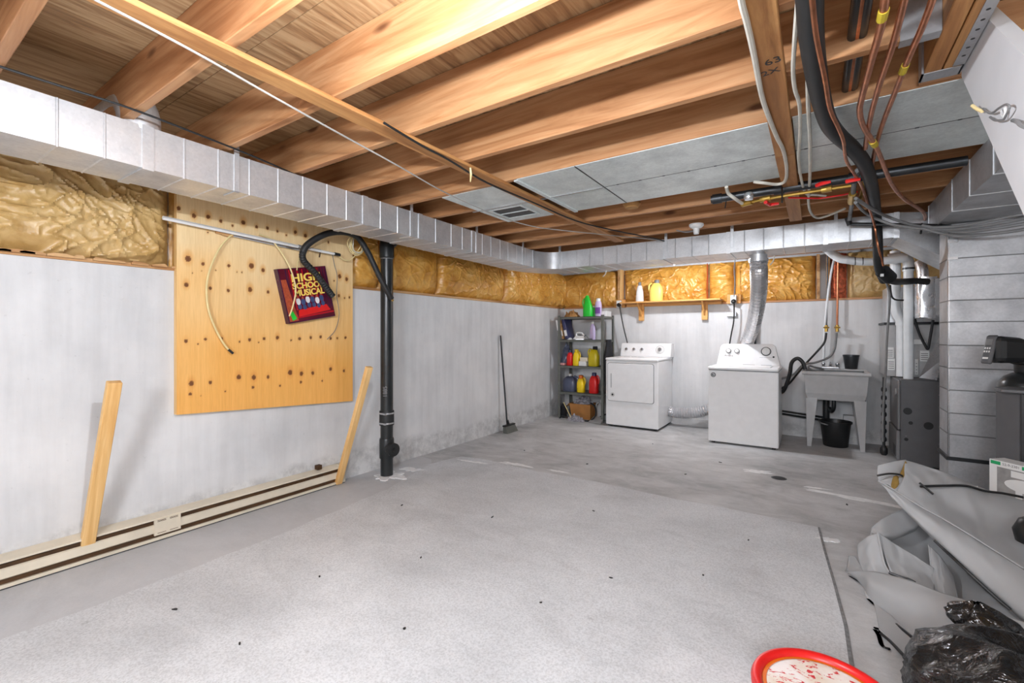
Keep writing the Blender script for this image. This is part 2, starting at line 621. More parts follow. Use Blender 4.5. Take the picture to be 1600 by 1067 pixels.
M['limewash'] = plain('white_paint_drip', (226, 226, 226), 0.7, 0, 0.1, 30)
M['stain'] = plain('dark_floor_stain', (128, 128, 128), 0.7, 0, 0.18, 12)
for i, (cx, cy, rx, ry, a) in enumerate([
        (0.26, 4.50, 0.34, 0.04, -0.12), (0.0, 4.62, 0.10, 0.02, 0.1), (-0.46, 4.86, 0.14, 0.05, 0.2), (-3.2, 3.1, 0.1, 0.05, 0.6),
        (-2.9, 3.62, 0.16, 0.03, 0.1), (-2.5, 3.80, 0.16, 0.045, 0.02), (-2.05, 3.83, 0.10, 0.02, 0.0), (0.07, 3.5, 0.05, 0.03, 0.3),
        (-3.2, 2.9, 0.06, 0.03, 0.2)]):
    m = MB(); m.prism(blot(cx, cy, rx, ry, i + 1.3, a), 0.0005, 0.0065 if cy < 3.7 else 0.0016)
    m.build('paint_drip', 'limewash', floor)
DEB = [(-1.9, 1.9), (-1.5, 1.4), (-2.2, 1.45), (-0.9, 2.3), (-2.5, 0.9), (-2.0, 0.95), (-1.35, 3.1), (-0.5, 2.6), (-0.35, 3.2), (-1.9, 2.6),
       (-2.6, 2.4), (-1.1, 1.9), (-0.6, 1.5), (-1.0, 4.4), (-1.9, 4.2), (-2.7, 4.3), (-0.8, 5.0), (-1.6, 5.4), (-2.3, 5.2), (0.2, 4.3)]
m = MB()
for i, (x, y) in enumerate(DEB):
    m.prism(blot(x, y, random.uniform(0.006, 0.016), random.uniform(0.003, 0.006), i + 9.1, random.uniform(0, 3), 7), 0.0004, 0.011 if y < 3.7 else 0.006)
d = m.build('floor_debris', 'black', None)
tag(d, 'dark crumbs and wood chips scattered over the grey concrete floor', 'debris', None, 'stuff')

# concrete walls up to the sill, framed wall above
m = MB(); m.box(XL - 0.25, XL, YF - 0.25, YB, 0, 1.715)
m.box(XL - 0.25, XL - 0.11, YF - 0.25, YB + 0.25, 1.715, ZT + 0.1)
wl = struct(m.build('wall_left', 'wall'))
m = MB(); m.box(XL - 0.25, XR + 0.25, YB, YB + 0.25, 0, 1.715)
m.box(XL - 0.11, XR + 0.25, YB + 0.11, YB + 0.25, 1.715, ZT + 0.1)
wb = struct(m.build('wall_back', 'wall'))
m = MB(); m.box(XR, XR + 0.25, YF - 0.25, YB, 0, ZT + 0.1)
struct(m.build('wall_right', 'wall'))
m = MB(); m.box(XL, XR, YF - 0.25, YF, 0, ZT + 0.1)
struct(m.build('wall_front', 'wall'))
m = MB(); m.box(XL - 0.1, XL + 0.012, YF, YB - 0.1, 1.715, 1.738)
m.build('sill_plate', 'oldwood', wl)
m = MB(); m.box(XL, XR, YB - 0.012, YB + 0.1, 1.715, 1.738)
m.build('sill_plate', M['joist'], wb)
# chipped slivers of old wood along the left sill
for i in range(15):
    y = -0.1 + i * 0.095 + random.uniform(-0.02, 0.02)
    L = random.uniform(0.04, 0.16)
    m = MB(); m.prism([(y, 1.737), (y + L * random.uniform(0.1, 0.3), 1.740 + random.uniform(0, 0.010)), (y + L * random.uniform(0.5, 0.9), 1.742 + random.uniform(0, 0.008)), (y + L, 1.738), (y + L, 1.728), (y, 1.727)], XL + 0.012, XL + 0.03, 'X')
    m.build('wood_sliver', 'oldwood', wl)
# shallow footing step along the back wall
m = MB(); m.box(-1.72, -1.08, YB - 0.06, YB, 0, 0.1)
m.build('footing_ledge', 'floor', wb)

# subfloor in sheets, with the stair opening left free
m = MB(); m.box(XL - 0.25, XR + 0.25, YF - 0.25, YB + 0.25, ZT + 0.02, ZT + 0.08)
# (the deck above the sheets stops at the stair opening)
m = MB()
m.box(XL - 0.25, 0.45, YF - 0.25, YB + 0.25, ZT + 0.02, ZT + 0.08)
m.box(0.45, 1.45, 2.4, YB + 0.25, ZT + 0.02, ZT + 0.08)
m.box(0.45, 1.45, YF - 0.25, 0.2, ZT + 0.02, ZT + 0.08)
m.box(1.45, XR + 0.25, YF - 0.25, YB + 0.25, ZT + 0.02, ZT + 0.08)
ceiling = struct(m.build('ceiling', 'subfloor'))
ys = [YF, -1.4, -0.18, 1.01, 2.24, 3.46, 4.68, 5.9, YB]
for j in range(len(ys) - 1):
    xs = [XL, -2.2, 0.24, 0.43] if j % 2 else [XL, -3.1, -0.98, 0.43]
    if not (0.2 < (ys[j] + ys[j + 1]) / 2 < 2.4):
        xs = xs[:-1] + [XR]
    for a, b2 in zip(xs[:-1], xs[1:]):
        m = MB(); m.box(a + 0.0015, b2 - 0.0015, ys[j] + 0.0015, ys[j + 1] - 0.0015, ZT, ZT + 0.02)
        m.build('subfloor_panel', 'subfloor', ceiling)
JY = [1.215 + 0.425 * k for k in range(-8, 14)]
for y in JY:
    x1 = 0.344 if 0.0 < y < 2.3 else XR
    m = MB(); m.rbox(XL - 0.1, x1, y - 0.04, y, JB, ZT, 0.003)
    m.build('floor_joist', 'joist', ceiling)
# trimmers and header round the stair opening
for x0 in (0.347, 0.402):
    m = MB(); m.rbox(x0, x0 + 0.05, 0.12, 2.39, JB, ZT, 0.003)
    m.build('trimmer_joist', M['strap'], ceiling)
m = MB(); m.rbox(0.345, 1.5, 2.395, 2.437, JB, ZT, 0.003)
m.build('header_joist', 'joist', ceiling)
for x0 in (1.42,):
    m = MB(); m.rbox(x0, x0 + 0.05, 0.12, 2.39, JB, ZT, 0.003)
    m.build('trimmer_joist', 'stairwood', ceiling)
m = MB(); m.rbox(0.345, 1.5, 0.08, 0.118, JB, ZT, 0.003)
m.build('header_joist', 'stairwood', ceiling)
# stair shaft above the opening
m = MB()
m.box(0.40, 0.455, 0.1, 2.44, ZT + 0.02, 3.6); m.box(1.42, 1.5, 0.1, 2.44, ZT + 0.02, 3.6)
m.box(0.455, 1.42, 2.40, 2.44, ZT + 0.02, 3.6); m.box(0.455, 1.42, 0.1, 0.14, ZT + 0.02, 3.6)
m.box(0.4, 1.5, 0.1, 2.44, 3.6, 3.65)
struct(m.build('trim_1', 'stairwood'))
# joist hangers at the trimmer
for y in JY:
    if 0.5 < y < 2.2:
        m = MB()
        m.box(0.24, 0.346, y - 0.043, y - 0.0405, JB - 0.002, JB + 0.15)
        m.box(0.24, 0.346, y + 0.0005, y + 0.003, JB - 0.002, JB + 0.15)
        m.box(0.24, 0.346, y - 0.043, y + 0.003, JB - 0.004, JB - 0.001)
        m.build('joist_hanger', 'galv_d', ceiling)
m = MB()
m.box(0.34, 0.46, 2.33, 2.40, JB - 0.004, JB - 0.001)
m.box(0.34, 0.3465, 2.33, 2.394, JB - 0.004, JB + 0.16)
m.box(0.453, 0.458, 2.33, 2.40, JB - 0.004, JB + 0.16)
m.build('joist_hanger', 'galv_d', ceiling)
# perforated strap along the trimmer
m = MB()
m.box(0.4535, 0.458, 0.8, 2.32, JB - 0.003, JB + 0.05)
m.box(0.425, 0.458, 0.8, 2.32, JB - 0.004, JB - 0.0005)
st = m.build('perforated_strap', 'galv_d', ceiling)
m = MB()
for k in range(26):
    m.prism(circ(0.4415, 0.85 + k * 0.056, 0.006, 10), JB - 0.0046, JB - 0.0042)
m.build('strap_holes', 'black', st)
# boards nailed under the joists
m = MB(); m.rbox(-1.782, -1.684, -0.9, 4.66, 2.279, 2.2995, 0.003)
tag(m.build('strapping_board', 'strap'), 'long thin wooden strapping board nailed under the joists, running to the back duct', 'board')
m = MB(); m.rbox(-0.182, -0.092, -0.6, 2.86, 2.262, 2.2995, 0.003)
bm_ = thing('nailer_plank', 'wide knotty plank flat under the joists with pencilled figures, beside the black hose', 'plank', (-0.137, 1.9, 2.26))
m.build('plank', 'strap', bm_)
m = MB(); m.rbox(-0.183, -0.093, 2.866, 4.56, 2.262, 2.2995, 0.003)
m.build('plank', 'strap', bm_)
m = MB()
text_mesh(m, '63', 0.055, (-0.122, 1.86, 2.2612), (1, -0.15, 0), (-0.15, -1, 0), 0.0004)
text_mesh(m, '2X', 0.05, (-0.135, 1.93, 2.2612), (1, -0.15, 0), (-0.15, -1, 0), 0.0004)
m.build('pencil_figures', 'steel', bm_)

# ================================================================ insulation
def batt(y0, y1, wall, seed, mat='kraft', z0=1.739, z1=2.295, bulge=0.10, wr=0.03, lab=None, tear=None):
    n_u = max(16, int((y1 - y0) / 0.0085))
    n_v = 64
    m = MB()

    def fn(u, w):
        a = y0 + (y1 - y0) * u
        z = z0 + (z1 - z0) * w
        e = min(u, 1 - u) * (y1 - y0)
        ez = min(w, 1 - w) * (z1 - z0)
        d = bulge * (1 - math.exp(-e / 0.035)) * (0.35 + 0.65 * (1 - math.exp(-ez / 0.06)))
        q = Vector((a * 2.6 + seed, z * 2.2, seed * 1.7))
        fine = noise.noise(Vector((a * 14 - z * 11 + seed, z * 9, seed))) 
        warp = noise.noise(q * 0.9) * 0.9
        rd = 1 - abs(noise.noise(Vector((a * 2.2 + z * 3.0 + warp, z * 1.2 - a * 1.1 + warp, seed)))) * 2
        rd2 = 1 - abs(noise.noise(Vector((a * 5 - z * 7 + warp * 2, z * 3 + a * 4 + warp, seed + 5)))) * 2
        rd3 = 1 - abs(noise.noise(Vector((a * 9 + z * 13 + warp * 3, z * 6 - a * 5, seed + 9)))) * 2
        rd4 = 1 - abs(noise.noise(Vector((a * 16 + z * 19 + warp * 4, z * 12 - a * 11, seed + 3)))) * 2
        d += wr * 0.32 * max(0, rd) ** 10 + wr * 0.36 * max(0, rd2) ** 9 + wr * 0.26 * max(0, rd3) ** 7 + wr * 0.12 * max(0, rd4) ** 5 + 0.006 * noise.noise(q * 1.3) + 0.002 * fine
        d = max(d, 0.004)
        if tear and (a - tear[0]) ** 2 / 0.012 + (z - tear[1]) ** 2 / 0.004 < 1:
            d += 0.03 * abs(noise.noise(Vector((a * 25, z * 25, 3))))
        if wall == 'L':
            return (XL - 0.1 + d, a, z)
        return (a, YB + 0.1 - d, z)
    m.grid(fn, n_u, n_v)
    o = m.build('insulation_batt', mat, None, True)
    if o.data.polygons[0].normal.dot(Vector((1, 0, 0) if wall == 'L' else (0, -1, 0))) < 0:
        o.data.flip_normals()
    tag(o, lab, 'insulation', 'foil-brown insulation batts above the concrete')
    return o


batt(-0.75, 0.30, 'L', 3.1, 'kraft_t', bulge=0.11, wr=0.06, lab='pale wrinkled kraft insulation at the left edge of the photo, above the bare wall')
batt(0.31, 1.252, 'L', 7.7, 'kraft_t', bulge=0.115, wr=0.06, lab='pale wrinkled kraft insulation with a torn flap, left of the plywood sheet', tear=(0.93, 1.98))
batt(1.256, 2.62, 'L', 2.2, lab='brown kraft insulation mostly hidden behind the plywood sheet', bulge=0.025, wr=0.004)
batt(2.63, 2.98, 'L', 5.6, lab='brown kraft insulation just left of the black stack pipe', bulge=0.12)
batt(2.985, 3.80, 'L', 9.4, lab='smooth brown kraft insulation right of the black stack pipe', bulge=0.12, wr=0.022)
batt(3.806, 5.10, 'L', 4.4, lab='brown kraft insulation on the left wall above the broom', bulge=0.13, wr=0.035)
batt(5.106, 6.93, 'L', 6.3, lab='golden kraft insulation on the left wall running into the far corner', bulge=0.14, wr=0.04)
batt(XL - 0.09, -2.575, 'B', 1.9, lab='kraft insulation in the far corner above the steel rack', bulge=0.13, wr=0.03)
batt(-2.49, -1.262, 'B', 8.8, lab='brightly lit wrinkled kraft insulation behind the bottles on the wall shelf', bulge=0.13, wr=0.05)
batt(-1.255, -0.925, 'B', 11.3, lab='narrow kraft insulation with a small hole, between red seam and outlet cord', bulge=0.13, wr=0.05)
batt(-0.918, -0.60, 'B', 12.7, lab='narrow kraft insulation between the outlet cord and the silver vent hose', bulge=0.13, wr=0.035)
batt(-0.595, 0.005, 'B', 13.9, lab='torn brown kraft insulation between the vent hose and the sink pipes', bulge=0.12, wr=0.05)
batt(0.16, 0.32, 'B', 15.1, 'pinkwool', lab='exposed pink fibre insulation above the laundry sink', bulge=0.12, wr=0.04)
batt(0.325, 0.75, 'B', 16.2, 'kraft_t', lab='dusty pale kraft insulation behind the white vent pipe', bulge=0.08, wr=0.02)
batt(0.76, 1.6, 'B', 17.2, 'kraft_t', lab='pale kraft insulation behind the furnace pipes', bulge=0.08, wr=0.02)
for x in (-2.55, -2.515):
    m = MB(); m.rbox(x - 0.017, x + 0.017, YB - 0.03, YB + 0.08, 1.739, 2.3, 0.002)
    m.build('wall_stud', M['stud'] if x > -2.53 else M['oldwood'], wb)
for x in (0.03, 0.13, 1.62, 2.1):
    m = MB(); m.rbox(x - 0.018, x + 0.018, YB - 0.0, YB + 0.08, 1.739, 2.3, 0.002)
    m.build('wall_stud', 'oldwood', wb)
m = MB(); m.tube([(-1.2585, YB - 0.032, 1.75), (-1.262, YB - 0.034, 1.95), (-1.256, YB - 0.03, 2.12), (-1.26, YB - 0.032, 2.29)], 0.007, 6)
tag(m.build('seam_tape', plain('red_tape', (150, 50, 30), 0.5)), 'thin dark red tape strip down the insulation seam above the wall shelf', 'tape')

# ================================================================ ducts
def iX(y):
    return -2.613 - 0.032 * y


def oX(y):
    return -2.935 - 0.04 * y


def duct_run(stations, z0, z1, beads, cuts, root, mat='galv'):
    """stations: fn(t)->(inner,outer) plan points; beads: list of t; cuts: list of t bounding sections"""
    for a, b2 in zip(cuts[:-1], cuts[1:]):
        ts = [(a, 0)]
        for q in beads:
            if a + 0.02 < q < b2 - 0.02:
                ts += [(q - 0.006, 0), (q - 0.002, 0.004), (q + 0.002, 0.004), (q + 0.006, 0)]
        ts.append((b2, 0))
        m = MB()
        vs = []
        for t, e in ts:
            p, q = stations(t)
            p = Vector((p[0], p[1], 0)); q = Vector((q[0], q[1], 0))
            n = (p - q).normalized()
            p = p + n * e
            vs += [(p.x, p.y, z0 - e), (p.x, p.y, z1), (q.x, q.y, z1), (q.x, q.y, z0 - e)]
        fs = []
        for i in range(len(ts) - 1):
            for k in range(4):
                k2 = (k + 1) % 4
                fs.append((i * 4 + k, i * 4 + k2, i * 4 + 4 + k2, i * 4 + 4 + k))
        fs += [(0, 1, 2, 3), (len(vs) - 4, len(vs) - 1, len(vs) - 2, len(vs) - 3)]
        m.add(vs, fs)
        m.build('duct_section', mat, root)


def cleat(stations, t, w, z0, z1, root, e=0.007, mat='galv'):
    m = MB()
    vs = []
    for tt in (t - w / 2, t + w / 2):
        p, q = stations(tt)
        p = Vector((p[0], p[1], 0)); q = Vector((q[0], q[1], 0))
        n = (p - q).normalized()
        for ee in (e, -0.0):
            pp = p + n * ee
            vs += [(pp.x, pp.y, z0 - ee), (pp.x, pp.y, z1 + 0.002), (q.x, q.y, z1 + 0.002), (q.x, q.y, z0 - ee)]
    fs = [(0, 1, 9, 8), (3, 0, 8, 11), (0, 4, 5, 1), (8, 9, 13, 12), (0, 3, 7, 4), (8, 12, 15, 11), (4, 12, 13, 5), (4, 7, 15, 12)]
    m.add(vs, fs)
    m.build('drive_cleat', mat, root)


D0, D1 = 2.085, 2.285
st_l = lambda y: ((iX(y), y), (oX(y), y))
duct = thing('supply_duct', 'long galvanised duct hung along the left wall and turning along the back', 'duct', (-2.8, 2.5, D0))
cutsL = [-2.5, -0.9, 0.839, 2.125, 2.69, 3.411, 4.60]
beadL = [0.526, 0.68, 0.992, 1.152, 1.315, 1.483, 1.643, 1.816, 1.968,
         2.269, 2.44, 2.879, 3.087, 3.247, 3.564, 3.713, 3.884, 4.038, 4.217, 4.403]
duct_run(st_l, D0, D1, beadL, cutsL, duct)
for t in cutsL[1:-1]:
    cleat(st_l, t, 0.045, D0, D1, duct)
# rounded elbow in the corner
CXE, CYE = -2.53, 4.60
st_e = lambda a: ((CXE + (iX(4.6) - CXE) * math.cos(a), CYE + 0.26 * math.sin(a)), (CXE + (oX(4.6) - CXE) * math.cos(a), CYE + 0.75 * math.sin(a)))
m = MB()
vs = []
NA = 14
for i in range(NA + 1):
    p, q = st_e(PI / 2 * i / NA)
    vs += [(p[0], p[1], D0), (p[0], p[1], D1), (q[0], q[1], D1), (q[0], q[1], D0)]
fs = []
for i in range(NA):
    for k in range(4):
        k2 = (k + 1) % 4
        fs.append((i * 4 + k, i * 4 + k2, i * 4 + 4 + k2, i * 4 + 4 + k))
m.add(vs, fs)
m.build('duct_elbow', 'galv', duct, 30)
cleat(st_l, 4.59, 0.03, D0, D1, duct)
bf = lambda x: 4.86 - (x + 2.53) * 0.022
bo = lambda x: 5.35 - (x + 2.53) * 0.045
st_b = lambda x: ((x, bf(x)), (x, bo(x)))
cutsB = [-2.53, -2.54, -1.34, -0.7, 0.074, 0.547]
beadB = [-2.329, -2.159, -1.999, -1.833, -1.669, -1.501, -1.201, -1.038, -0.879, -0.561,
         -0.4, -0.242, -0.08, 0.244, 0.402]
duct_run(st_b, D0, D1, beadB, cutsB, duct)
for t in cutsB[1:]:
    cleat(st_b, t, 0.035, D0, D1, duct)
# hanger straps
for y in (1.243, 2.588, 3.47, 4.349):
    m = MB(); m.box(iX(y), iX(y) + 0.006, y - 0.013, y + 0.013, D0 - 0.004, JB + 0.09)
    m.box(iX(y) - 0.12, iX(y) + 0.006, y - 0.013, y + 0.013, D0 - 0.007, D0 - 0.001)
    m.build('hanger_strap', 'galv', duct)
for x in (-2.548, -1.294, -0.666, 0.147):
    m = MB(); m.box(x - 0.013, x + 0.013, bf(x) - 0.009, bf(x) - 0.002, D0 + 0.05, JB + 0.09)
    m.build('hanger_strap', 'galv', duct)
# round take-offs on top of the left run
for (y, x) in ((0.83, -2.72), (2.11, -2.85)):
    m = MB()
    m.tube([(x, y, D1 - 0.01), (x, y, D1 + 0.05), (x - 0.03, y, D1 + 0.10), (x - 0.12, y, D1 + 0.14), (x - 0.55, y, D1 + 0.145)], 0.085, 20, smooth_path=3)
    m.build('round_takeoff', 'galv', duct, True)
# collar for the vent hose
m = MB(); m.lathe([(0.088, 0), (0.088, 0.03), (0.078, 0.032), (0.078, 0.075)], (-0.47, 5.10, D0 - 0.07), 24)
m.build('round_collar', 'galv', duct, 30)
# transition dropping to the furnace
p = lambda x, y, z: (x, y, z)
m = MB(); m.hexa([(0.545, 4.79, D0), (1.02, 4.90, 1.80), (1.02, 5.5, 1.80), (0.545, 5.21, D0), (0.545, 4.79, D1), (1.02, 4.90, 2.25), (1.02, 5.5, 2.25), (0.545, 5.21, D1)])
m.build('duct_transition', 'galv', duct)
m = MB(); m.box(1.02, 1.75, 4.9, 5.5, 1.80, 2.25)
m.build('duct_section', 'galv', duct)

ret = thing('return_duct', 'tall galvanised return duct with cross seams, beside the furnace', 'duct', (1.1, 4.57, 0))
RB = [0.0, 0.42, 0.584, 0.736, 0.90, 1.057, 1.22, 1.387, 1.54, 1.71, 1.84, 2.085]
for i, (z0, z1) in enumerate(zip(RB[:-1], RB[1:])):
    m = MB()
    m.box(0.795, 1.5, 4.45, 4.74, z0 + 0.004, z1)
    m.build('duct_section', 'galv_d', ret)
    m = MB()
    m.box(0.792, 1.503, 4.447, 4.743, z1 - 0.004, z1 + 0.003)
    m.build('drive_cleat', 'cable_g', ret)
m = MB()
m.box(0.7925, 0.80, 4.4475, 4.475, 0.42, 2.08)
m.build('corner_flange', 'bright', ret)
m = MB(); m.box(0.787, 0.84, 4.43, 4.449, 1.95, 1.975); m.box(0.787, 0.84, 4.43, 4.449, 1.83, 1.85)
m.build('clip', 'bright', ret)
m = MB(); m.box(0.78, 1.51, 4.438, 4.75, 0.40, 0.425)
m.build('flange_strip', 'steel', ret)
# ceiling trunk that drops into it
xs0, xs1 = 0.735, 1.5
TY = [2.95, 3.2, 3.62, 4.02, 4.75]
for a, b2 in zip(TY[:-1], TY[1:]):
    m = MB(); m.box(xs0, xs1, a + 0.004, b2, 2.092, 2.298)
    m.build('trunk_section', 'galv_d', ret)
    m = MB(); m.box(xs0 - 0.004, xs1, b2 - 0.006, b2 + 0.006, 2.089, 2.299)
    m.build('drive_cleat', 'galv', ret)

# sheet-metal panning under two joist bays
pan = thing('joist_panning', 'flat zinc sheets nailed under the joists as an air return', 'air return', (-0.7, 2.9, 2.29))
Ya, Yb2, Yc = 2.452, 2.905, 3.345
for (x0, x1) in ((-1.60, -1.19), (-1.186, -0.186), (-0.088, 0.75)):
    for (a, b2) in ((Ya, Yb2), (Yb2 + 0.003, Yc)):
        m = MB(); m.box(x0, x1, a, b2, 2.2945, 2.2985)
        m.build('zinc_sheet', 'pan', pan)
for (a, b2) in ((Ya, Yb2), (Yb2 + 0.003, Yc)):
    m = MB(); m.box(-2.27, -1.80, a + 0.03, b2, 2.2945, 2.2985)
    m.build('zinc_sheet', 'pan', pan)
m = MB(); m.box(-1.62, -1.592, Ya, Yc, 2.284, 2.2945)
m.build('flange', 'pan', pan)
m = MB(); m.box(-2.32, -1.2, Yb2 - 0.005, Yb2 + 0.006, 2.289, 2.2945)
m.build('seam_slip', 'bright', pan)
m = MB(); m.box(-1.18, 0.74, Yb2 - 0.001, Yb2 + 0.004, 2.2935, 2.2945)
for k in range(12):
    m.box(-1.1 + k * 0.15, -1.085 + k * 0.15, Yb2 - 0.004, Yb2 + 0.006, 2.2925, 2.2945)
m.build('seam', 'steel', pan)
m = MB(); m.box(-1.192, -1.184, Ya, Yc, 2.2925, 2.2945)
m.build('cross_seam', 'steel', pan)
vx0, vx1, vy0, vy1 = -2.17, -1.90, 2.96, 3.22
m = MB()
m.box(vx0 - 0.02, vx1 + 0.02, vy0 - 0.02, vy0, 2.288, 2.2945); m.box(vx0 - 0.02, vx1 + 0.02, vy1, vy1 + 0.02, 2.288, 2.2945)
m.box(vx0 - 0.02, vx0, vy0, vy1, 2.288, 2.2945); m.box(vx1, vx1 + 0.02, vy0, vy1, 2.288, 2.2945)
m.box(vx0, vx1, (vy0 + vy1) / 2 - 0.006, (vy0 + vy1) / 2 + 0.006, 2.288, 2.2945)
g = m.build('grille_frame', 'pan', pan)
m = MB(); m.box(vx0, vx1, vy0, vy1, 2.2935, 2.2945)
m.build('grille_opening', 'black', g)

# ================================================================ things on the left wall
KN = [(1.317,1.799,0.0176),(1.405,1.777,0.0104),(1.568,1.784,0.0104),(1.724,1.803,0.0176),(1.808,1.78,0.0128),(1.307,1.624,0.0128),(1.449,1.615,0.0096),(1.565,1.609,0.0104),(1.714,1.627,0.0152),(1.846,1.62,0.0112),(1.305,1.254,0.0112),(1.42,1.265,0.0088),(1.523,1.269,0.0096),(1.711,1.259,0.0112),(1.816,1.266,0.0104),(1.918,1.274,0.0128),(2.1,1.264,0.012),(2.196,1.272,0.0112),(2.287,1.277,0.012),(1.336,0.972,0.0144),(1.45,0.968,0.0112),(1.635,0.991,0.0152),(1.741,0.98,0.0152),(1.846,0.975,0.012),(2.021,0.996,0.0176),(2.115,0.982,0.0152),(2.216,0.979,0.0128),(2.382,1.001,0.0136),(1.33,0.902,0.0096),(1.735,0.907,0.0096),(1.939,0.9,0.0072),(2.111,0.913,0.0104),(1.376,1.233,0.0056),(1.641,1.244,0.0072),(1.392,0.883,0.004),(1.545,0.897,0.0056),(2.514,0.977,0.0112),(2.302,0.907,0.008),(1.775,1.239,0.0048),(2.029,1.252,0.0072),(2.382,1.262,0.0104),(2.447,1.265,0.0088),(2.53,1.27,0.0112),(1.484,1.742,0.004),(1.623,1.746,0.0048),(1.657,1.747,0.0048),(1.343,1.707,0.0032),(1.396,1.728,0.0032),(1.263,2.121,0.012),(1.351,2.09,0.0128),(1.437,2.103,0.0128),(1.517,2.089,0.0104),(1.593,2.073,0.008),(1.667,2.11,0.0144),(1.76,2.096,0.0112),(1.841,2.104,0.0112),(1.918,2.093,0.0088),(1.989,2.077,0.008),(2.064,2.115,0.0128),(2.15,2.101,0.0136),(2.236,2.103,0.0104),(2.471,1.805,0.016),(2.542,1.787,0.0144),(2.463,1.635,0.012),(2.571,1.628,0.0088),(1.435,1.995,0.0064),(2.36,2.084,0.0096),(2.52,1.618,0.0072),(2.415,1.76,0.0064)]
ply = thing('plywood_sheet', 'large yellow knotty plywood sheet fixed to the left concrete wall', 'plywood', (-3.48, 1.93, 0.7))
y0, y1, z0, z1 = 1.252, 2.606, 0.72, 2.215
m = MB()
# (lower edge drops slightly to the left)
m.prism([(y0, 0.775), (y1, 0.70), (y1, z1), (y0, z1)], -3.495, -3.4565, 'X')
m.build('ply_core', 'stud', ply)
NU, NV = 270, 300
vs = []; fs = []; cols = []
bands = [1.98, 1.80, 1.62, 1.17, 0.88]
for j in range(NV + 1):
    for i in range(NU + 1):
        u = i / NU; w = j / NV
        y = y0 + (y1 - y0) * u
        zb = 0.775 + (0.70 - 0.775) * u
        z = zb + (z1 - zb) * w
        vs.append((-3.4555, y, z))
g_ = []
for (x, y, z) in vs:
    st = noise.noise((y * 34, z * 1.3, 1.0)) * 0.5 + noise.noise((y * 90, z * 2.2, 4.0)) * 0.3
    bl = noise.noise((y * 2.2, z * 2.6, 9.0))
    pale = min(1, max(0, (z - 1.0) / 0.9 + 0.3 * bl))
    r, g, b = 238 + 10 * st, 176 + 32 * pale + 14 * st, 92 + 66 * pale + 16 * st
    for (ky, kz, kr) in KN:
        dy = (y - ky); dz = (z - kz)
        if abs(dy) > kr * 4 or abs(dz) > kr * 5:
            continue
        q = math.hypot(dy, dz * 0.85)
        h = math.hypot(dy / 1.1, (dz - kr * 0.4) / 1.9)
        if q < kr:
            t = 0.35 + 0.65 * (q / kr) ** 2
            r, g, b = 96 + 40 * t, 56 + 30 * t, 24 + 22 * t
        elif h < kr * 2:
            t = (1 - (h - kr * 0.6) / (kr * 1.4)) * (0.55 if kr > 0.012 else 0.3)
            t = max(0, min(0.6, t))
            r, g, b = r * (1 - t) + 214 * t, g * (1 - t) + 140 * t, b * (1 - t) + 62 * t
    cols.append(lin((max(0, min(255, r)), max(0, min(255, g)), max(0, min(255, b)))))
m = MB()
m.add(vs, [(j * (NU + 1) + i, j * (NU + 1) + i + 1, (j + 1) * (NU + 1) + i + 1, (j + 1) * (NU + 1) + i) for j in range(NV) for i in range(NU)])
mv, nt, b_ = new_mat('knotty_face_veneer')
at_ = nt.nodes.new('ShaderNodeAttribute'); at_.attribute_name = 'veneer'
f_ = noise_tex(nt, coords(nt, (1, 60, 3)), 3, 4)
nt.links.new(mix(nt, 0.25, at_.outputs['Color'], ramp(nt, f_, [(0.35, (0.7, 0.62, 0.5, 1)), (0.6, (1, 1, 1, 1))]), 'MULTIPLY'), b_.inputs['Base Color'])
b_.inputs['Roughness'].default_value = 0.5
o = m.build('face_veneer', mv, ply, recalc=False)
ca = o.data.color_attributes.new('veneer', 'FLOAT_COLOR', 'POINT')
ca.data.foreach_set('color', [x for c in cols for x in c])
if o.data.polygons[0].normal.x < 0:
    o.data.flip_normals()

# closet pole and the shorter bar beneath it
pole = thing('white_pole', 'long square white pole hung across the top of the plywood', 'pole', (-3.4,1.683,1.993))
m = MB(); m.tube([(-3.4,1.157,2.029),(-3.4,2.076,1.991)], 0.0125, 4); m.build('square_tube', 'whitep', pole)
m = MB(); m.tube([(-3.4,2.055,1.993),(-3.4,2.098,1.99)], 0.015, 10); m.build('coupling', 'cable_g', pole)
m = MB(); m.tube([(-3.4,2.098,1.99),(-3.4,2.389,1.981)], 0.011, 10); m.build('round_tube', 'whitep', pole)
m = MB(); m.tube([(-3.4,2.377,1.982),(-3.4,2.433,1.979)], 0.014, 10); m.build('ferrule', 'steel', pole)
bar = thing('thin_bar', 'thin pale metal bar with a rusty bracket end below the white pole', 'bar', (-3.435,1.746,1.98))
m = MB(); m.tube([(-3.43,1.576,1.998),(-3.43,2.095,1.972)], 0.010, 6); m.build('bar', 'bright', bar)
m = MB(); m.tube([(-3.43,1.473,2.004),(-3.43,1.584,1.998)], 0.011, 6); m.tube([(-3.43,1.509,1.995),(-3.43,1.567,1.988)], 0.007, 6); m.build('rusty_bracket', 'oldwood', bar)
hk = MB(); hk.tube([(-3.41,2.171,1.997),(-3.41,2.257,1.995),(-3.41,2.251,1.967),(-3.41,2.245,1.935)], 0.006, 6)
tag(hk.build('bent_hook', M['slot']), 'small rusty bent hook under the white pole, right of the black hose', 'hook')


def cable(name, pts, r, mat, label, cat='cable', k=5, n=7, group=None):
    m = MB(); m.tube(pts, r, n, smooth_path=k)
    return tag(m.build(name, mat, None, True), label, cat, group)


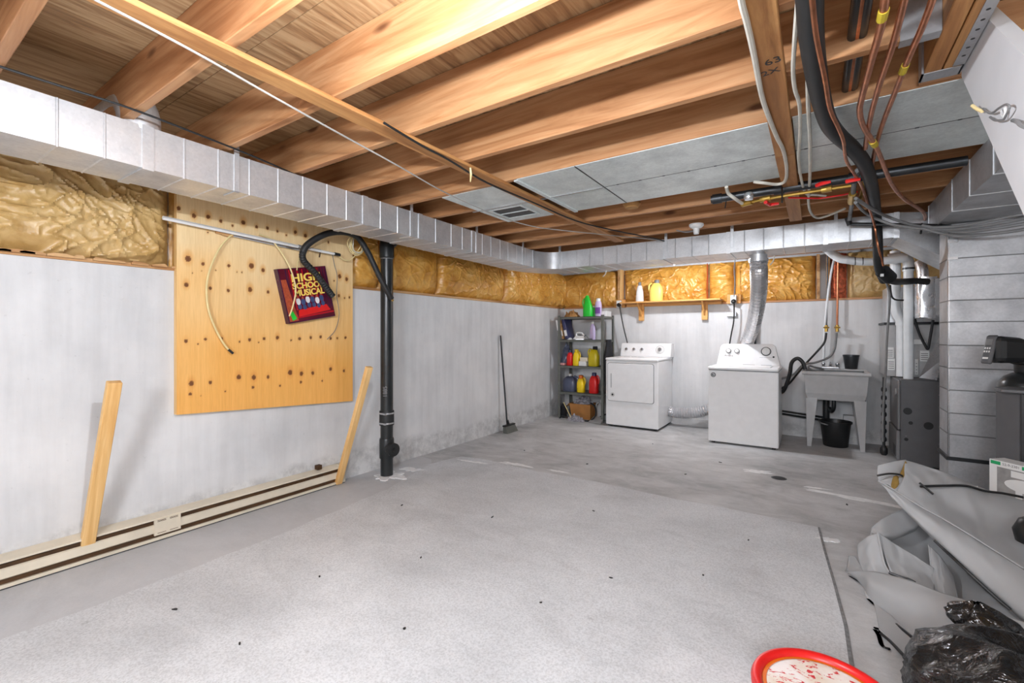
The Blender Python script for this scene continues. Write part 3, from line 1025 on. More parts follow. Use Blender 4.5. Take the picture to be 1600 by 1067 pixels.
cable('loose_cable', [(-3.425,1.616,2.016),(-3.425,1.574,2.0),(-3.425,1.503,1.907),(-3.425,1.443,1.767),(-3.425,1.415,1.633),(-3.425,1.423,1.482),(-3.425,1.463,1.353),(-3.425,1.519,1.238),(-3.425,1.569,1.174)], 0.0065, 'cable_y', 'thick cream cable looping down the left half of the plywood')
m = MB(); m.tube([(-3.42,1.55,1.192),(-3.42,1.58,1.164)], 0.0085, 8)
tag(m.build('cable_tip', 'black'), 'dark taped end of the cream cable low on the plywood', 'cable end')
cable('loose_cable', [(-3.42,1.762,2.038),(-3.42,1.833,2.022),(-3.41,1.886,1.972),(-3.395,1.958,1.863),(-3.37,1.995,1.747),(-3.37,2.016,1.634),(-3.37,1.99,1.508),(-3.37,1.964,1.438)], 0.0055, 'cable_y', 'cream cable crossing the front of the dark red box')
cable('loose_cable', [(-3.41,2.115,2.009),(-3.41,2.082,1.932),(-3.41,2.056,1.867),(-3.385,2.035,1.802)], 0.0045, 'cable_y', 'short yellow cable hanging from the pole behind the black hose')
cable('loose_cable', [(-3.425,2.376,1.987),(-3.425,2.4,1.886),(-3.425,2.425,1.796),(-3.425,2.419,1.641),(-3.425,2.444,1.477),(-3.425,2.407,1.338),(-3.425,2.327,1.257)], 0.003, 'cable_g', 'thin grey wire hanging down the right edge of the plywood')
cable('loose_cable', [(-3.4,2.42,1.975),(-3.4,2.465,1.948),(-3.4,2.523,1.945),(-3.4,2.57,1.979),(-3.4,2.624,2.033)], 0.005, 'cable_y', 'short yellow cable tail beneath the hanging coil')
coil = thing('cable_coil', 'coil of yellow and white wire hung at the top right of the plywood', 'coil', (-3.34,2.557,2.078))
for i in range(7):
    rr = 0.078 - 0.004 * (i % 3)
    c0 = Vector((-3.34,2.557,2.078)) + Vector((0.012 * (i - 3) * 0.5, random.uniform(-0.014, 0.014), random.uniform(-0.012, 0.012)))
    pts = [c0 + Vector((0.01 * math.sin(3 * a + i), rr * 0.85 * math.cos(a), rr * math.sin(a))) for a in [2 * PI * k / 28 for k in range(29)]]
    m = MB(); m.tube(pts, 0.0042, 6, cap=False)
    m.build('wire_loop', 'cable' if i in (2, 5) else 'cable_y', coil, True)

# dark red box with yellow lettering
bx = thing('lettered_box', 'dark red boxed set with yellow capital lettering hung on the plywood', 'box', (-3.43, 2.135, 1.62))
R11 = Matrix.Rotation(math.radians(10.5), 3, 'X')
cen = Vector((-3.43, 2.14, 1.625))
BW, BH, BT = 0.415, 0.425, 0.052


def bp(u, w, d):      # u,w in 0..1 over the cover (w down), d proud of the cover
    v = Vector((BT / 2 + d, (u - 0.5) * BW, (0.5 - w) * BH))
    v.y += (0.5 - w) * 0.02 * -1 + 0
    return cen + R11 @ v


M['cv_dark'] = plain('cover_maroon', (92, 16, 36), 0.25, 0, 0.25, 9)
M['cv_red'] = plain('cover_red', (176, 22, 34), 0.25, 0, 0.12, 9)
M['cv_plum'] = plain('cover_plum', (66, 18, 52), 0.25, 0, 0.2, 9)
M['cv_brick'] = plain('cover_brick', (168, 76, 48), 0.3, 0, 0.3, 60)
M['cv_yellow'] = plain('cover_yellow', (250, 216, 104), 0.3, 0, 0.06)
M['cv_white'] = plain('cover_white', (226, 224, 226), 0.3, 0, 0.06)
M['cv_blue'] = plain('cover_blue', (62, 76, 118), 0.3, 0, 0.2)
m = MB()
m.hexa([bp(0, 1, -BT), bp(1, 1, -BT), bp(1, 1, 0), bp(0, 1, 0), bp(0, 0, -BT), bp(1, 0, -BT), bp(1, 0, 0), bp(0, 0, 0)])
body = m.build('box_body', 'cv_plum', bx)


def cover(name, polys, mat, d):
    m = MB()
    for poly in polys:
        n = len(poly)
        m.add([bp(u, w, 0) for u, w in poly] + [bp(u, w, d) for u, w in poly], [tuple(range(n, 2 * n))] + [(i, (i + 1) % n, n + (i + 1) % n, n + i) for i in range(n)])
    return m.build(name, mat, bx)


cover('printed_cover', [[(0.02, 0.01), (0.985, 0.01), (0.985, 0.98), (0.02, 0.98)]], 'cv_dark', 0.0006)
cover('curtain_fold', [[(a, 0.03), (a + 0.025, 0.03), (a + 0.03, 0.78), (a + 0.005, 0.78)] for a in (0.2, 0.27, 0.36, 0.46, 0.58, 0.68, 0.78)], 'cv_red', 0.0009)
cover('curtain_fold', [[(a, 0.02), (a + 0.03, 0.02), (a + 0.03, 0.8), (a, 0.8)] for a in (0.13, 0.84, 0.9, 0.95)], 'cv_plum', 0.0009)
cover('brick_strip', [[(0.02, 0.2), (0.12, 0.2), (0.2, 0.97), (0.02, 0.97)]], 'cv_brick', 0.0010)
cover('stage_floor', [[(0.24, 0.78), (0.85, 0.74), (0.92, 0.86), (0.22, 0.9)]], 'red', 0.0011)
cover('cover_hem', [[(0.2, 0.9), (0.985, 0.88), (0.985, 0.91), (0.2, 0.93)]], 'cv_red', 0.0012)
m = MB()
rt = R11 @ Vector((0, 1, 0)); upv = R11 @ Vector((0, 0, 1))
text_mesh(m, 'HIGH', 0.088, bp(0.53, 0.255, 0.0025), rt, upv, 0.0012, 'CENTER', 1.22, 0.002)
text_mesh(m, 'SCHOOL', 0.064, bp(0.54, 0.385, 0.0025), rt, upv, 0.0012, 'CENTER', 1.05, 0.002)
text_mesh(m, 'MUSICAL', 0.068, bp(0.54, 0.52, 0.0025), rt, upv, 0.0012, 'CENTER', 0.95, 0.002)
m.build('cover_lettering', 'cv_yellow', bx)
wh = []; blu = []; hd = []
for i in range(6):
    cx = 0.27 + 0.1 * i; cy = 0.62 + 0.02 * math.sin(i * 2)
    (wh if i % 2 == 0 else blu).append(circ(cx, cy, 0.045, 10, 1.5))
    blu.append(circ(cx + 0.01, cy + 0.1, 0.04, 8, 1.3))
    hd.append(circ(cx, cy - 0.075, 0.022, 8, 1.1))
cover('printed_shirts', wh, 'cv_white', 0.0015)
cover('printed_trousers', blu, 'cv_blue', 0.0014)
cover('printed_heads', hd, 'cv_brick', 0.0017)
cover('green_patch', [[(0.06, 0.83), (0.12, 0.78), (0.17, 0.93), (0.08, 0.96)]], 'green', 0.0016)

# black hose over the pole
hose = thing('black_hose', 'fat black corrugated hose draped over the white pole and the lettered box', 'hose', (-3.3,2.417,2.165))
pts = crpath([Vector(q) for q in [(-3.35,2.33,1.615),(-3.35,2.258,1.694),(-3.35,2.166,1.794),(-3.34,2.061,1.882),(-3.32,2.059,1.97),(-3.3,2.134,2.051),(-3.27,2.245,2.118),(-3.25,2.381,2.146),(-3.24,2.5,2.118),(-3.22,2.598,1.988)]], 12)
m = MB(); m.tube(pts[:45], 0.0235, 12, ribs=0.12); m.build('corrugated_end', 'rubber', hose)
m = MB(); m.tube(pts[44:], 0.0255, 12); m.build('hose_body', 'rubber', hose, True)
m = MB(); m.tube([(-3.22,2.591,1.999),(-3.19,2.677,1.817),(-3.17,2.753,1.682),(-3.165,2.8,1.616)], 0.024, 12, smooth_path=4); m.build('foam_sleeve', 'rubber', hose, True)
m = MB(); m.tube([(-3.165,2.793,1.627),(-3.165,2.815,1.6)], 0.011, 10); m.build('brass_tip', 'brass', hose)

# soil stack
sx, sy = -3.265, 2.83
stack = thing('soil_stack', 'black vertical plastic soil pipe with cleanout standing on the floor by the left wall', 'pipe', (sx, sy, 0))
m = MB(); m.lathe([(0.056, 0.50), (0.056, 2.0)], (sx, sy, 0), 24); m.build('pipe', 'abs', stack, 30)
m = MB(); m.lathe([(0.058, 1.99), (0.066, 2.0), (0.066, 2.12), (0.062, 2.14), (0.062, 2.33)], (sx, sy, 0), 24)
m.tube([(sx, sy, 2.06), (sx + 0.01, sy + 0.10, 2.16)], 0.03, 14); m.build('branch_fitting', 'abs', stack, 30)
m = MB(); m.lathe([(0.0575, 1.985), (0.0575, 1.995)], (sx, sy, 0), 24); m.build('white_ring', 'cable_g', stack, 30)
m = MB(); m.lathe([(0.065, 0.47), (0.066, 0.475), (0.066, 0.595), (0.065, 0.6)], (sx, sy, 0), 24); cpl = m.build('rubber_coupling', 'rubber', stack, 30)
for z in (0.49, 0.58):
    m = MB(); m.lathe([(0.0685, z - 0.007), (0.0685, z + 0.007)], (sx, sy, 0), 24); m.box(sx + 0.03, sx + 0.06, sy - 0.07, sy - 0.055, z - 0.008, z + 0.008); m.build('clamp_band', 'bright', cpl, 30)
m = MB(); m.lathe([(0.056, 0.345), (0.056, 0.47)], (sx, sy, 0), 24); m.build('pipe', 'abs', stack, 30)
m = MB(); m.lathe([(0.064, 0.17), (0.066, 0.18), (0.066, 0.335), (0.062, 0.35)], (sx, sy, 0), 24)
cdir = Vector((0.75, -0.15, 0)).normalized()
cc = Vector((sx, sy, 0.262))
m.tube([cc, cc + cdir * 0.10], 0.052, 20); tee = m.build('cleanout_tee', 'abs', stack, 30)
m = MB(); m.tube([cc + cdir * 0.095, cc + cdir * 0.125], 0.06, 20); m.tube([cc + cdir * 0.12, cc + cdir * 0.14], 0.018, 4); m.build('cleanout_cap', 'rubber', tee, 30)
m = MB(); m.lathe([(0.056, 0.0), (0.056, 0.17)], (sx, sy, 0), 24); m.build('pipe', 'abs', stack, 30)
m = MB()
text_mesh(m, '1885', 0.05, (sx + 0.045, sy - 0.036, 0.78), (0, 0, 1), (-0.6, -0.8, 0), 0.0005)
m.build('pipe_marking', 'cable_g', stack)
m = MB(); m.prism(blot(sx + 0.02, sy, 0.16, 0.13, 2.2), 0.0005, 0.012); m.build('mortar_collar', 'limewash', stack)

# two leaning sticks of lumber
def leaning(name, label, base, top, w, d, mat):
    b0 = Vector(base); t0 = Vector(top)
    ax = (t0 - b0).normalized()
    yv = Vector((0, 1, 0)); yv = (yv - ax * yv.dot(ax)).normalized()
    nv = yv.cross(ax).normalized()
    L = (t0 - b0).length
    mb = MB()
    mb.rbox(-w / 2, w / 2, -d / 2, d / 2, 0, L, 0.003)
    R = Matrix((yv, nv, ax)).transposed()
    # keep the lumber in its own upright frame so that its grain follows its length
    o = mb.build(name, mat)
    o.rotation_euler = R.to_euler()
    o.location = b0 + ax * L / 2
    tag(o, label, 'board')
    return o


leaning('lumber_stick', 'pale two-by-four leaning on the left wall over the baseboard heater, nearest the camera', (-3.125, 0.805, 0.012), (-3.474, 0.852, 1.045), 0.062, 0.04, 'stud')
leaning('lumber_stick', 'pale stick of lumber leaning on the lower right corner of the plywood', (-3.062, 2.43, 0.012), (-3.425, 2.475, 1.03), 0.056, 0.036, 'stud')

# baseboard heater
ht = thing('baseboard_heater', 'long low cream electric baseboard heater with rust along the left wall', 'heater', (-3.46, 0.6, 0))
hx0, hx1 = -3.499, -3.425
hy0, hy1 = -1.7, 2.50
m = MB(); m.box(hx0, hx0 + 0.006, hy0, hy1, 0.012, 0.165); m.build('back_plate', 'cream', ht)
m = MB(); m.prism([(hx0, 0.165), (hx1 + 0.004, 0.150), (hx1 + 0.004, 0.139), (hx1, 0.139), (hx1, 0.146), (hx0, 0.158)], hy0, hy1, 'Y'); m.build('top_cap', 'cream', ht)
m = MB(); m.box(hx0 + 0.006, hx1 - 0.012, hy0, hy1, 0.02, 0.13); m.build('fin_element', 'slot', ht)
for a, b2 in ((hy0, 1.12), (1.26, hy1 - 0.045)):
    m = MB(); m.prism([(hx1 - 0.004, 0.112), (hx1 + 0.006, 0.107), (hx1 + 0.006, 0.062), (hx1 - 0.002, 0.056), (hx1 - 0.006, 0.06), (hx1 + 0.001, 0.065), (hx1 + 0.001, 0.103), (hx1 - 0.006, 0.108)], a, b2, 'Y'); m.build('front_panel', 'cream', ht)
m = MB(); m.box(hx1 - 0.004, hx1 + 0.012, 1.12, 1.26, 0.045, 0.142); jc = m.build('joint_cover', 'cream', ht)
m = MB()
for zz in (0.128, 0.134, 0.056):
    for yy in (1.135, 1.2):
        m.box(hx1 + 0.0118, hx1 + 0.0126, yy, yy + 0.045, zz, zz + 0.003)
m.build('louvre_slots', 'slot', jc)
m = MB(); m.prism([(hx0, 0.022), (hx1 + 0.006, 0.03), (hx1 + 0.006, 0.012), (hx0, 0.012)], hy0, hy1, 'Y'); m.build('bottom_lip', 'cream', ht)
m = MB(); m.box(hx0, hx1 + 0.008, hy1 - 0.045, hy1, 0.012, 0.165); m.build('end_cap', 'cream', ht)
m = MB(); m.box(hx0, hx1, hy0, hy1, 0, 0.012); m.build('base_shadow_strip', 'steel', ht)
m = MB(); m.box(-3.498, -3.455, 2.26, 2.30, 0.165, 0.20); m.build('junction_knockout', 'slot', ht)

# broom
br = thing('push_broom', 'small dark broom leaning head-down against the left wall, right of the black pipe', 'broom', (-3.36, 5.0, 0))
m = MB(); m.tube([(-3.4,4.985,0.095), (-3.475,4.937,1.283)], 0.011, 10); m.build('handle', 'steel', br)
hc = Vector((-3.385, 5.0, 0.10))
m = MB(); m.tube([hc + Vector((-0.01, -0.02, 0.06)), hc + Vector((0, 0, -0.01))], 0.018, 10); m.build('socket', 'black', br)
m = MB(); m.rbox(-3.41, -3.36, 4.885, 5.125, 0.085, 0.105, 0.004); m.build('head_block', 'black', br)
m = MB()
m.hexa([(-3.405, 4.9, 0.0), (-3.335, 4.9, 0.0), (-3.335, 5.15, 0.0), (-3.405, 5.15, 0.0), (-3.405, 4.895, 0.088), (-3.365, 4.895, 0.088), (-3.365, 5.12, 0.088), (-3.405, 5.12, 0.088)])
m.build('bristles', M['rack'], br)

# ================================================================ back wall shelf and sockets
sh = thing('wall_shelf', 'narrow wooden wall shelf on two blocks under the bright insulation', 'shelf', (-1.75, 6.7, 1.765))
m = MB(); m.rbox(-2.44, -1.05, 6.56, 6.845, 1.758, 1.778, 0.003); m.build('shelf_board', 'shelfwood', sh)
m = MB(); m.rbox(-2.42, -1.07, 6.815, 6.848, 1.715, 1.757, 0.003); m.build('cleat_board', 'shelfwood', sh)
for x in (-2.185, -1.29):
    m = MB(); m.rbox(x - 0.04, x + 0.04, 6.79, 6.814, 1.50, 1.757, 0.003)
    o = m.build('bracket_board', 'shelfwood', sh)
    m = MB(); m.prism([(6.79, 1.757), (6.60, 1.757), (6.79, 1.56)], x - 0.011, x + 0.011, 'X'); m.build('bracket_web', 'shelfwood', o)


def outlet(name, label, x, z, cat='outlet', board=True):
    t = thing(name, label, cat, (x, 6.84, z))
    if board:
        m = MB(); m.rbox(x - 0.085, x + 0.085, 6.795, 6.838, z - 0.05, z + 0.075, 0.003); m.build('backing_board', 'shelfwood', t)
    m = MB(); m.rbox(x - 0.038, x + 0.038, 6.755, 6.797, z - 0.055, z + 0.06, 0.004); m.build('outlet_box', 'galv', t)
    m = MB(); m.rbox(x - 0.034, x + 0.034, 6.75, 6.757, z - 0.05, z + 0.055, 0.002); m.build('cover_plate', 'whitep', t)
    return t


def cord(label, x, z, pts):
    t = thing('power_cord', label, 'cord', (x, 6.74, z))
    m = MB(); m.lathe([(0.03, 0), (0.032, 0.008), (0.028, 0.03), (0.012, 0.045)], (x, 6.748, z), 14, 'Y'); m.build('plug', 'black', t, 30)
    m = MB(); m.tube(pts, 0.009, 7, smooth_path=4); m.build('lead', 'black', t, True)


outlet('wall_outlet', 'metal outlet box with black plug left of the wall shelf', -2.525, 1.76)
cord('black dryer cord hanging from the outlet left of the shelf down behind the dryer', -2.515, 1.75, [(-2.491,6.7,1.74),(-2.471,6.7,1.613),(-2.42,6.7,1.368),(-2.37,6.7,1.174),(-2.369,6.78,1.007)])
outlet('wall_outlet', 'white outlet with black plug right of the wall shelf', -0.92, 1.765)
cord('thin black washer cord hanging from the outlet right of the shelf', -0.915, 1.74, [(-0.903,6.7,1.71),(-0.903,6.7,1.573),(-0.911,6.7,1.445),(-0.934,6.7,1.317),(-0.957,6.7,1.171),(-0.98,6.75,1.014)])
m = MB(); m.tube([(-0.903,6.7,1.796),(-0.895,6.7,2.0),(-0.903,6.7,2.172),(-0.887,6.7,2.307)], 0.006, 6, smooth_path=3)
tag(m.build('feed_cable', 'cable_g'), 'thin grey cable running up the insulation from the right outlet', 'cable')
m = MB(); m.rbox(-1.01, -0.89, 6.80, 6.848, 1.54, 1.60, 0.004)
tag(m.build('junction_box', 'galv'), 'small flat metal box on the wall below the right outlet', 'box')


# ---------------------------------------------------------------- bottles and jugs
def sqring(w, d, n=20, e=0.6):
    out = []
    for k in range(n):
        a = 2 * PI * k / n
        ca_, sa = math.cos(a), math.sin(a)
        out.append((w / 2 * math.copysign(abs(ca_) ** e, ca_), d / 2 * math.copysign(abs(sa) ** e, sa)))
    return out


def bottle(name, label, cat, x, y, z, h, w, d, prof, bodymat, capmat, cap, rot=0, handle=False, labmat=None, group=None, e=0.65):
    """prof: list of (height fraction, width fraction, x shift fraction); cap: (radius, z0 frac, z1 frac, x shift)"""
    t = thing(name, label, cat, (x, y, z), group)
    R = Matrix.Rotation(rot, 3, 'Z')
    m = MB(); vs = []; n = 20
    for (hz, wf, sh_) in prof:
        for (a, b2) in sqring(w * wf, d * min(1, wf * 1.05), n, e):
            vs.append(Vector((x, y, z)) + R @ Vector((a + sh_ * w, b2, hz * h)))
    fs = []
    for i in range(len(prof) - 1):
        for k in range(n):
            k2 = (k + 1) % n
            fs.append((i * n + k, i * n + k2, (i + 1) * n + k2, (i + 1) * n + k))
    fs += [tuple(reversed(range(n))), tuple(range((len(prof) - 1) * n, len(prof) * n))]
    m.add(vs, fs)
    m.build('body', bodymat, t, 50)
    cr, c0, c1, cs = cap
    c = Vector((x, y, 0)) + R @ Vector((cs * w, 0, 0))
    m = MB(); m.lathe([(cr, z + c0 * h), (cr, z + (c1 - 0.02) * h), (cr * 0.85, z + c1 * h)], (c.x, c.y, 0), 14); m.build('cap', capmat, t, 40)
    if handle:
        hx = -0.5 if handle == 'L' else 0.5
        pts = [Vector((hx * w * q, 0, zz * h)) for q, zz in ((0.62, 0.86), (1.0, 0.80), (1.12, 0.64), (1.02, 0.5), (0.86, 0.42))]
        pts = [Vector((x, y, z)) + R @ p_ for p_ in pts]
        m = MB(); m.tube(pts, w * 0.075, 8, smooth_path=4); m.build('handle', bodymat, t, True)
    if labmat:
        m = MB()
        pts = []
        for i in range(7):
            a = math.radians(-140 + 100 * i / 6)
            for zz in (0.16, 0.5):
                ca_, sa = math.cos(a), math.sin(a)
                q = Vector((w / 2 * 1.012 * math.copysign(abs(ca_) ** e, ca_), d / 2 * 1.02 * math.copysign(abs(sa) ** e, sa), zz * h))
                pts.append(Vector((x, y, z)) + R @ q)
        m.add(pts, [(2 * i, 2 * i + 2, 2 * i + 3, 2 * i + 1) for i in range(6)])
        m.build('label_sticker', labmat, t, recalc=False)
    return t


JUG = [(0, 0.9, 0), (0.04, 1, 0), (0.5, 1.0, 0), (0.66, 0.86, 0), (0.8, 0.6, 0), (0.86, 0.36, 0)]
SLIM = [(0, 0.92, 0), (0.03, 1, 0), (0.55, 0.95, 0), (0.75, 0.72, 0), (0.84, 0.42, 0), (0.9, 0.4, 0)]
bottle('detergent_bottle', 'white bottle with pointed grey spout on the wall shelf', 'bottle', -2.165, 6.66, 1.778, 0.29, 0.115, 0.09, [(0, .95, 0), (.04, 1, 0), (.5, .86, 0), (.75, .62, 0), (.82, .5, 0)], 'whitep', 'cable_g', (0.022, 0.8, 1.0, 0))
bottle('detergent_jug', 'pale yellow jug with grey cap on the wall shelf', 'bottle', -1.925, 6.67, 1.778, 0.31, 0.19, 0.12, JUG, 'paleyellow', 'cable_g', (0.035, 0.84, 1.0, 0.05), 0, 'L')

# ================================================================ steel rack in the corner
RX0, RX1, RY0, RY1, RH = -3.335, -2.585, 6.29, 6.72, 1.585
rk = thing('steel_rack', 'grey steel shelving rack in the far corner beside the dryer', 'shelf unit', ((RX0 + RX1) / 2, 6.5, 0))
for (x, sx_) in ((RX0, 1), (RX1, -1)):
    for (y, sy_) in ((RY0, 1), (RY1, -1)):
        m = MB()
        m.prism([(x, y), (x + 0.038 * sx_, y), (x + 0.038 * sx_, y + 0.003 * sy_), (x + 0.003 * sx_, y + 0.003 * sy_), (x + 0.003 * sx_, y + 0.038 * sy_), (x, y + 0.038 * sy_)], 0, RH)
        m.build('post', 'rack', rk)
SHZ = [0.41, 0.815, 1.215, 1.565]
for z in SHZ:
    m = MB()
    m.box(RX0 + 0.004, RX1 - 0.004, RY0 + 0.004, RY1 - 0.004, z - 0.004, z)
    m.box(RX0 + 0.004, RX1 - 0.004, RY0 + 0.004, RY0 + 0.007, z - 0.035, z)
    m.box(RX0 + 0.004, RX1 - 0.004, RY1 - 0.007, RY1 - 0.004, z - 0.035, z)
    m.box(RX0 + 0.004, RX0 + 0.007, RY0 + 0.004, RY1 - 0.004, z - 0.035, z)
    m.box(RX1 - 0.007, RX1 - 0.004, RY0 + 0.004, RY1 - 0.004, z - 0.035, z)
    m.build('shelf', 'rack', rk)
T0, T1, T2, T3 = 1.565, 1.215, 0.815, 0.41
g = 'bottles on the steel rack'
SPRAY = [(0, .92, 0), (.03, 1, 0), (.3, 1, .0), (.55, .82, -.02), (.75, .6, -.06), (.9, .46, -.1), (.95, .4, -.1)]
bottle('spray_bottle', 'bright green curved bottle on top of the steel rack', 'bottle', -2.884, 6.42, T0, 0.325, 0.155, 0.10, SPRAY, 'green', 'green', (0.024, 0.92, 1.0, -0.1), 0, 'L', None, g)
bottle('small_bottle', 'small green bottle with white neck between green and lilac bottles, on the rack top', 'bottle', -2.835, 6.52, T0, 0.17, 0.06, 0.06, SLIM, 'green', 'whitep', (0.014, 0.85, 1.0, 0), 0, False, None, g)
bottle('softener_bottle', 'lilac bottle with purple oval label and white cap on top of the steel rack', 'bottle', -2.726, 6.44, T0, 0.275, 0.10, 0.08, [(0, .8, 0), (.05, .85, 0), (.4, .95, 0), (.6, 1, 0), (.8, .8, 0), (.85, .66, 0)], 'lilac', 'whitep', (0.033, 0.84, 1.0, 0), 0, False, 'purple', g)
m = MB(); m.rbox(-2.80, -2.62, 6.48, 6.70, T0, T0 + 0.085, 0.003)
tag(m.build('white_carton', 'whitep'), 'flat white carton lying on the right end of the rack top', 'box')


def crumple(name, cx, cy, z, rx, ry, h, mat, label, cat, seed, amp=0.35, sub=24, kind=None, fl=5.0):
    m = MB()

    def fn(u, w):
        a = 2 * PI * u
        r = w
        x, y = cx + rx * r * math.cos(a), cy + ry * r * math.sin(a)
        q = Vector((math.cos(a) * r * 2.2, math.sin(a) * r * 2.2, seed))
        k = 1 + amp * noise.noise(q * 1.5) + amp * 0.8 * (abs(noise.noise(q * fl * 0.5)) - 0.3)
        return (x + rx * 0.15 * noise.noise(q * 2.4), y + ry * 0.15 * noise.noise(q * 2.7 + Vector((5, 0, 0))), z + max(0.0, h * k * (1 - r ** 2.2)))
    m.grid(fn, sub * 2, sub)
    o = m.build(name, mat, None, True)
    tag(o, label, cat, None, kind)
    return o


crumple('paper_bag', -3.179, 6.47, T0, 0.13, 0.12, 0.09, 'paper', 'crumpled brown paper bag on top of the steel rack', 'bag', 3.3, 0.7)
# shelf below the top
for i, (x, mt, th, hh, nm) in enumerate(((-3.356 + 0.02, 'whitep', 0.03, 0.30, 'white ring binder leaning at the left end of the rack shelf'), (-3.288 + 0.02, 'oldwood', 0.028, 0.30, 'thin brown folder leaning between white and navy binders on the rack'),
                                         (-3.221 + 0.02, 'navy', 0.05, 0.315, 'thick navy ring binder leaning on the rack shelf'))):
    t = thing('ring_binder', nm, 'binder', (x, 6.45, T1), 'binders on the steel rack')
    R = Matrix.Rotation(math.radians(-9 - 2 * i), 3, 'Y')
    m = MB(); m.rbox(-th / 2, th / 2, -0.12, 0.12, 0, hh, 0.004)
    m.v = [tuple(R @ Vector(q) + Vector((x, 6.45, T1 + 0.009))) for q in m.v]
    m.build('cover', mt, t)
    m = MB(); m.rbox(-th / 2 + 0.004, th / 2 - 0.004, -0.1205, -0.12, 0.05, hh * 0.45, 0.0002)
    m.v = [tuple(R @ Vector(q) + Vector((x, 6.45, T1 + 0.009))) for q in m.v]
    m.build('spine_label', 'cloth_w' if mt != 'whitep' else 'cable_g', t)
iron = thing('steam_iron', 'white clothes iron lying on the rack shelf beside the navy binder', 'iron', (-3.022, 6.42, T1))
ix = -3.022
m = MB(); m.prism([(ix - 0.11, 6.36), (ix - 0.03, 6.33), (ix + 0.09, 6.37), (ix + 0.09, 6.47), (ix - 0.03, 6.50)], T1, T1 + 0.012); m.build('soleplate', 'bright', iron)
m = MB(); m.hexa([(ix - 0.10, 6.38, T1 + .012), (ix + .09, 6.37, T1 + .012), (ix + .09, 6.47, T1 + .012), (ix - .1, 6.46, T1 + .012), (ix - 0.05, 6.39, T1 + .06), (ix + .08, 6.39, T1 + .055), (ix + .08, 6.45, T1 + .055), (ix - .05, 6.45, T1 + .06)]); m.build('body', 'whitep', iron)
m = MB(); m.tube([(ix - 0.06, 6.42, T1 + .055), (ix - 0.05, 6.42, T1 + .10), (ix + 0.03, 6.42, T1 + .10), (ix + 0.08, 6.42, T1 + .05)], 0.014, 8, smooth_path=4); m.build('handle', 'whitep', iron, True)
m = MB(); m.tube([(ix + 0.08, 6.4, T1 + .05), (ix + 0.12, 6.38, T1 + .07), (ix + 0.17, 6.36, T1 + .02), (ix + 0.22, 6.38, T1 + .012)], 0.008, 6, smooth_path=4); m.build('lead', 'cable_g', iron, True)
bottle('squeeze_bottle', 'tall pale grey bottle standing on the right of the rack shelf under the green bottle', 'bottle', -2.819, 6.44, T1, 0.275, 0.085, 0.07, SLIM, M['foil'] if False else 'lilac', 'whitep', (0.02, 0.88, 1.0, 0), 0, False, None, g)
crumple('small_rag', -3.178, 6.38, T1, 0.05, 0.05, 0.03, 'cloth_w', 'small white rag on the rack shelf at the foot of the navy binder', 'rag', 6.1, 0.5, 10)
# middle shelf
bag = crumple('dark_bag', -3.319, 6.56, T2, 0.10, 0.09, 0.30, 'slate', 'dark blue-grey bag standing behind the red jug on the rack', 'bag', 8.2, 0.25)
bottle('detergent_jug', 'red jug beside a yellow jug on the middle rack shelf', 'bottle', -3.177, 6.4, T2, 0.24, 0.10, 0.10, JUG, 'red', 'navy', (0.03, 0.84, 1.0, 0), 0, False, None, g)
bottle('detergent_jug', 'yellow jug touching the red jug on the middle rack shelf', 'bottle', -3.067, 6.4, T2, 0.25, 0.11, 0.10, JUG, 'yellow', 'yellow', (0.032, 0.84, 1.0, 0), 0, 'R', None, g)
bottle('detergent_jug', 'large mustard yellow jug with dark cap at the right of the middle rack shelf', 'bottle', -2.789, 6.42, T2, 0.30, 0.165, 0.12, JUG, 'olive', 'jacket', (0.036, 0.84, 1.0, 0.12), 0, 'L', None, g)
for (x, z, h_, nm) in ((-2.949, T2, 0.07, 'small white carton lying on the middle rack shelf, lower of two'), (-2.928, T2 + 0.07, 0.06, 'small cream carton stacked on the white carton on the rack')):
    m = MB(); m.rbox(x - 0.06, x + 0.055, 6.35, 6.45, z, z + h_, 0.003)
    tag(m.build('small_carton', 'whitep' if z == T2 else 'cream'), nm, 'box')
m = MB(); m.rbox(-3.352 - 0.0, -3.352 + 0.1, 6.32, 6.42, T2, T2 + 0.035, 0.006)
tag(m.build('soap_carton', 'pink'), 'small pink carton at the left end of the middle rack shelf', 'box')
# lower shelf
bottle('water_jug', 'big slate blue jug with white cap on the lower rack shelf', 'bottle', -3.196, 6.44, T3, 0.27, 0.23, 0.16, [(0, .9, 0), (.05, 1, 0), (.55, 1, 0), (.72, .86, 0), (.84, .5, 0), (.88, .22, 0)], 'slate', 'whitep', (0.025, 0.86, 1.0, 0), 0, 'R', None, g)
bottle('detergent_jug', 'yellow jug with orange cap on the lower rack shelf', 'bottle', -2.992, 6.4, T3, 0.26, 0.125, 0.10, JUG, 'yellow', 'orange', (0.036, 0.8, 1.0, 0), 0, 'R', None, g)
bottle('detergent_jug', 'red jug with navy cap at the right of the lower rack shelf', 'bottle', -2.781, 6.4, T3, 0.31, 0.145, 0.11, JUG, 'red', 'navy', (0.035, 0.84, 1.0, 0.04), 0, 'R', None, g)
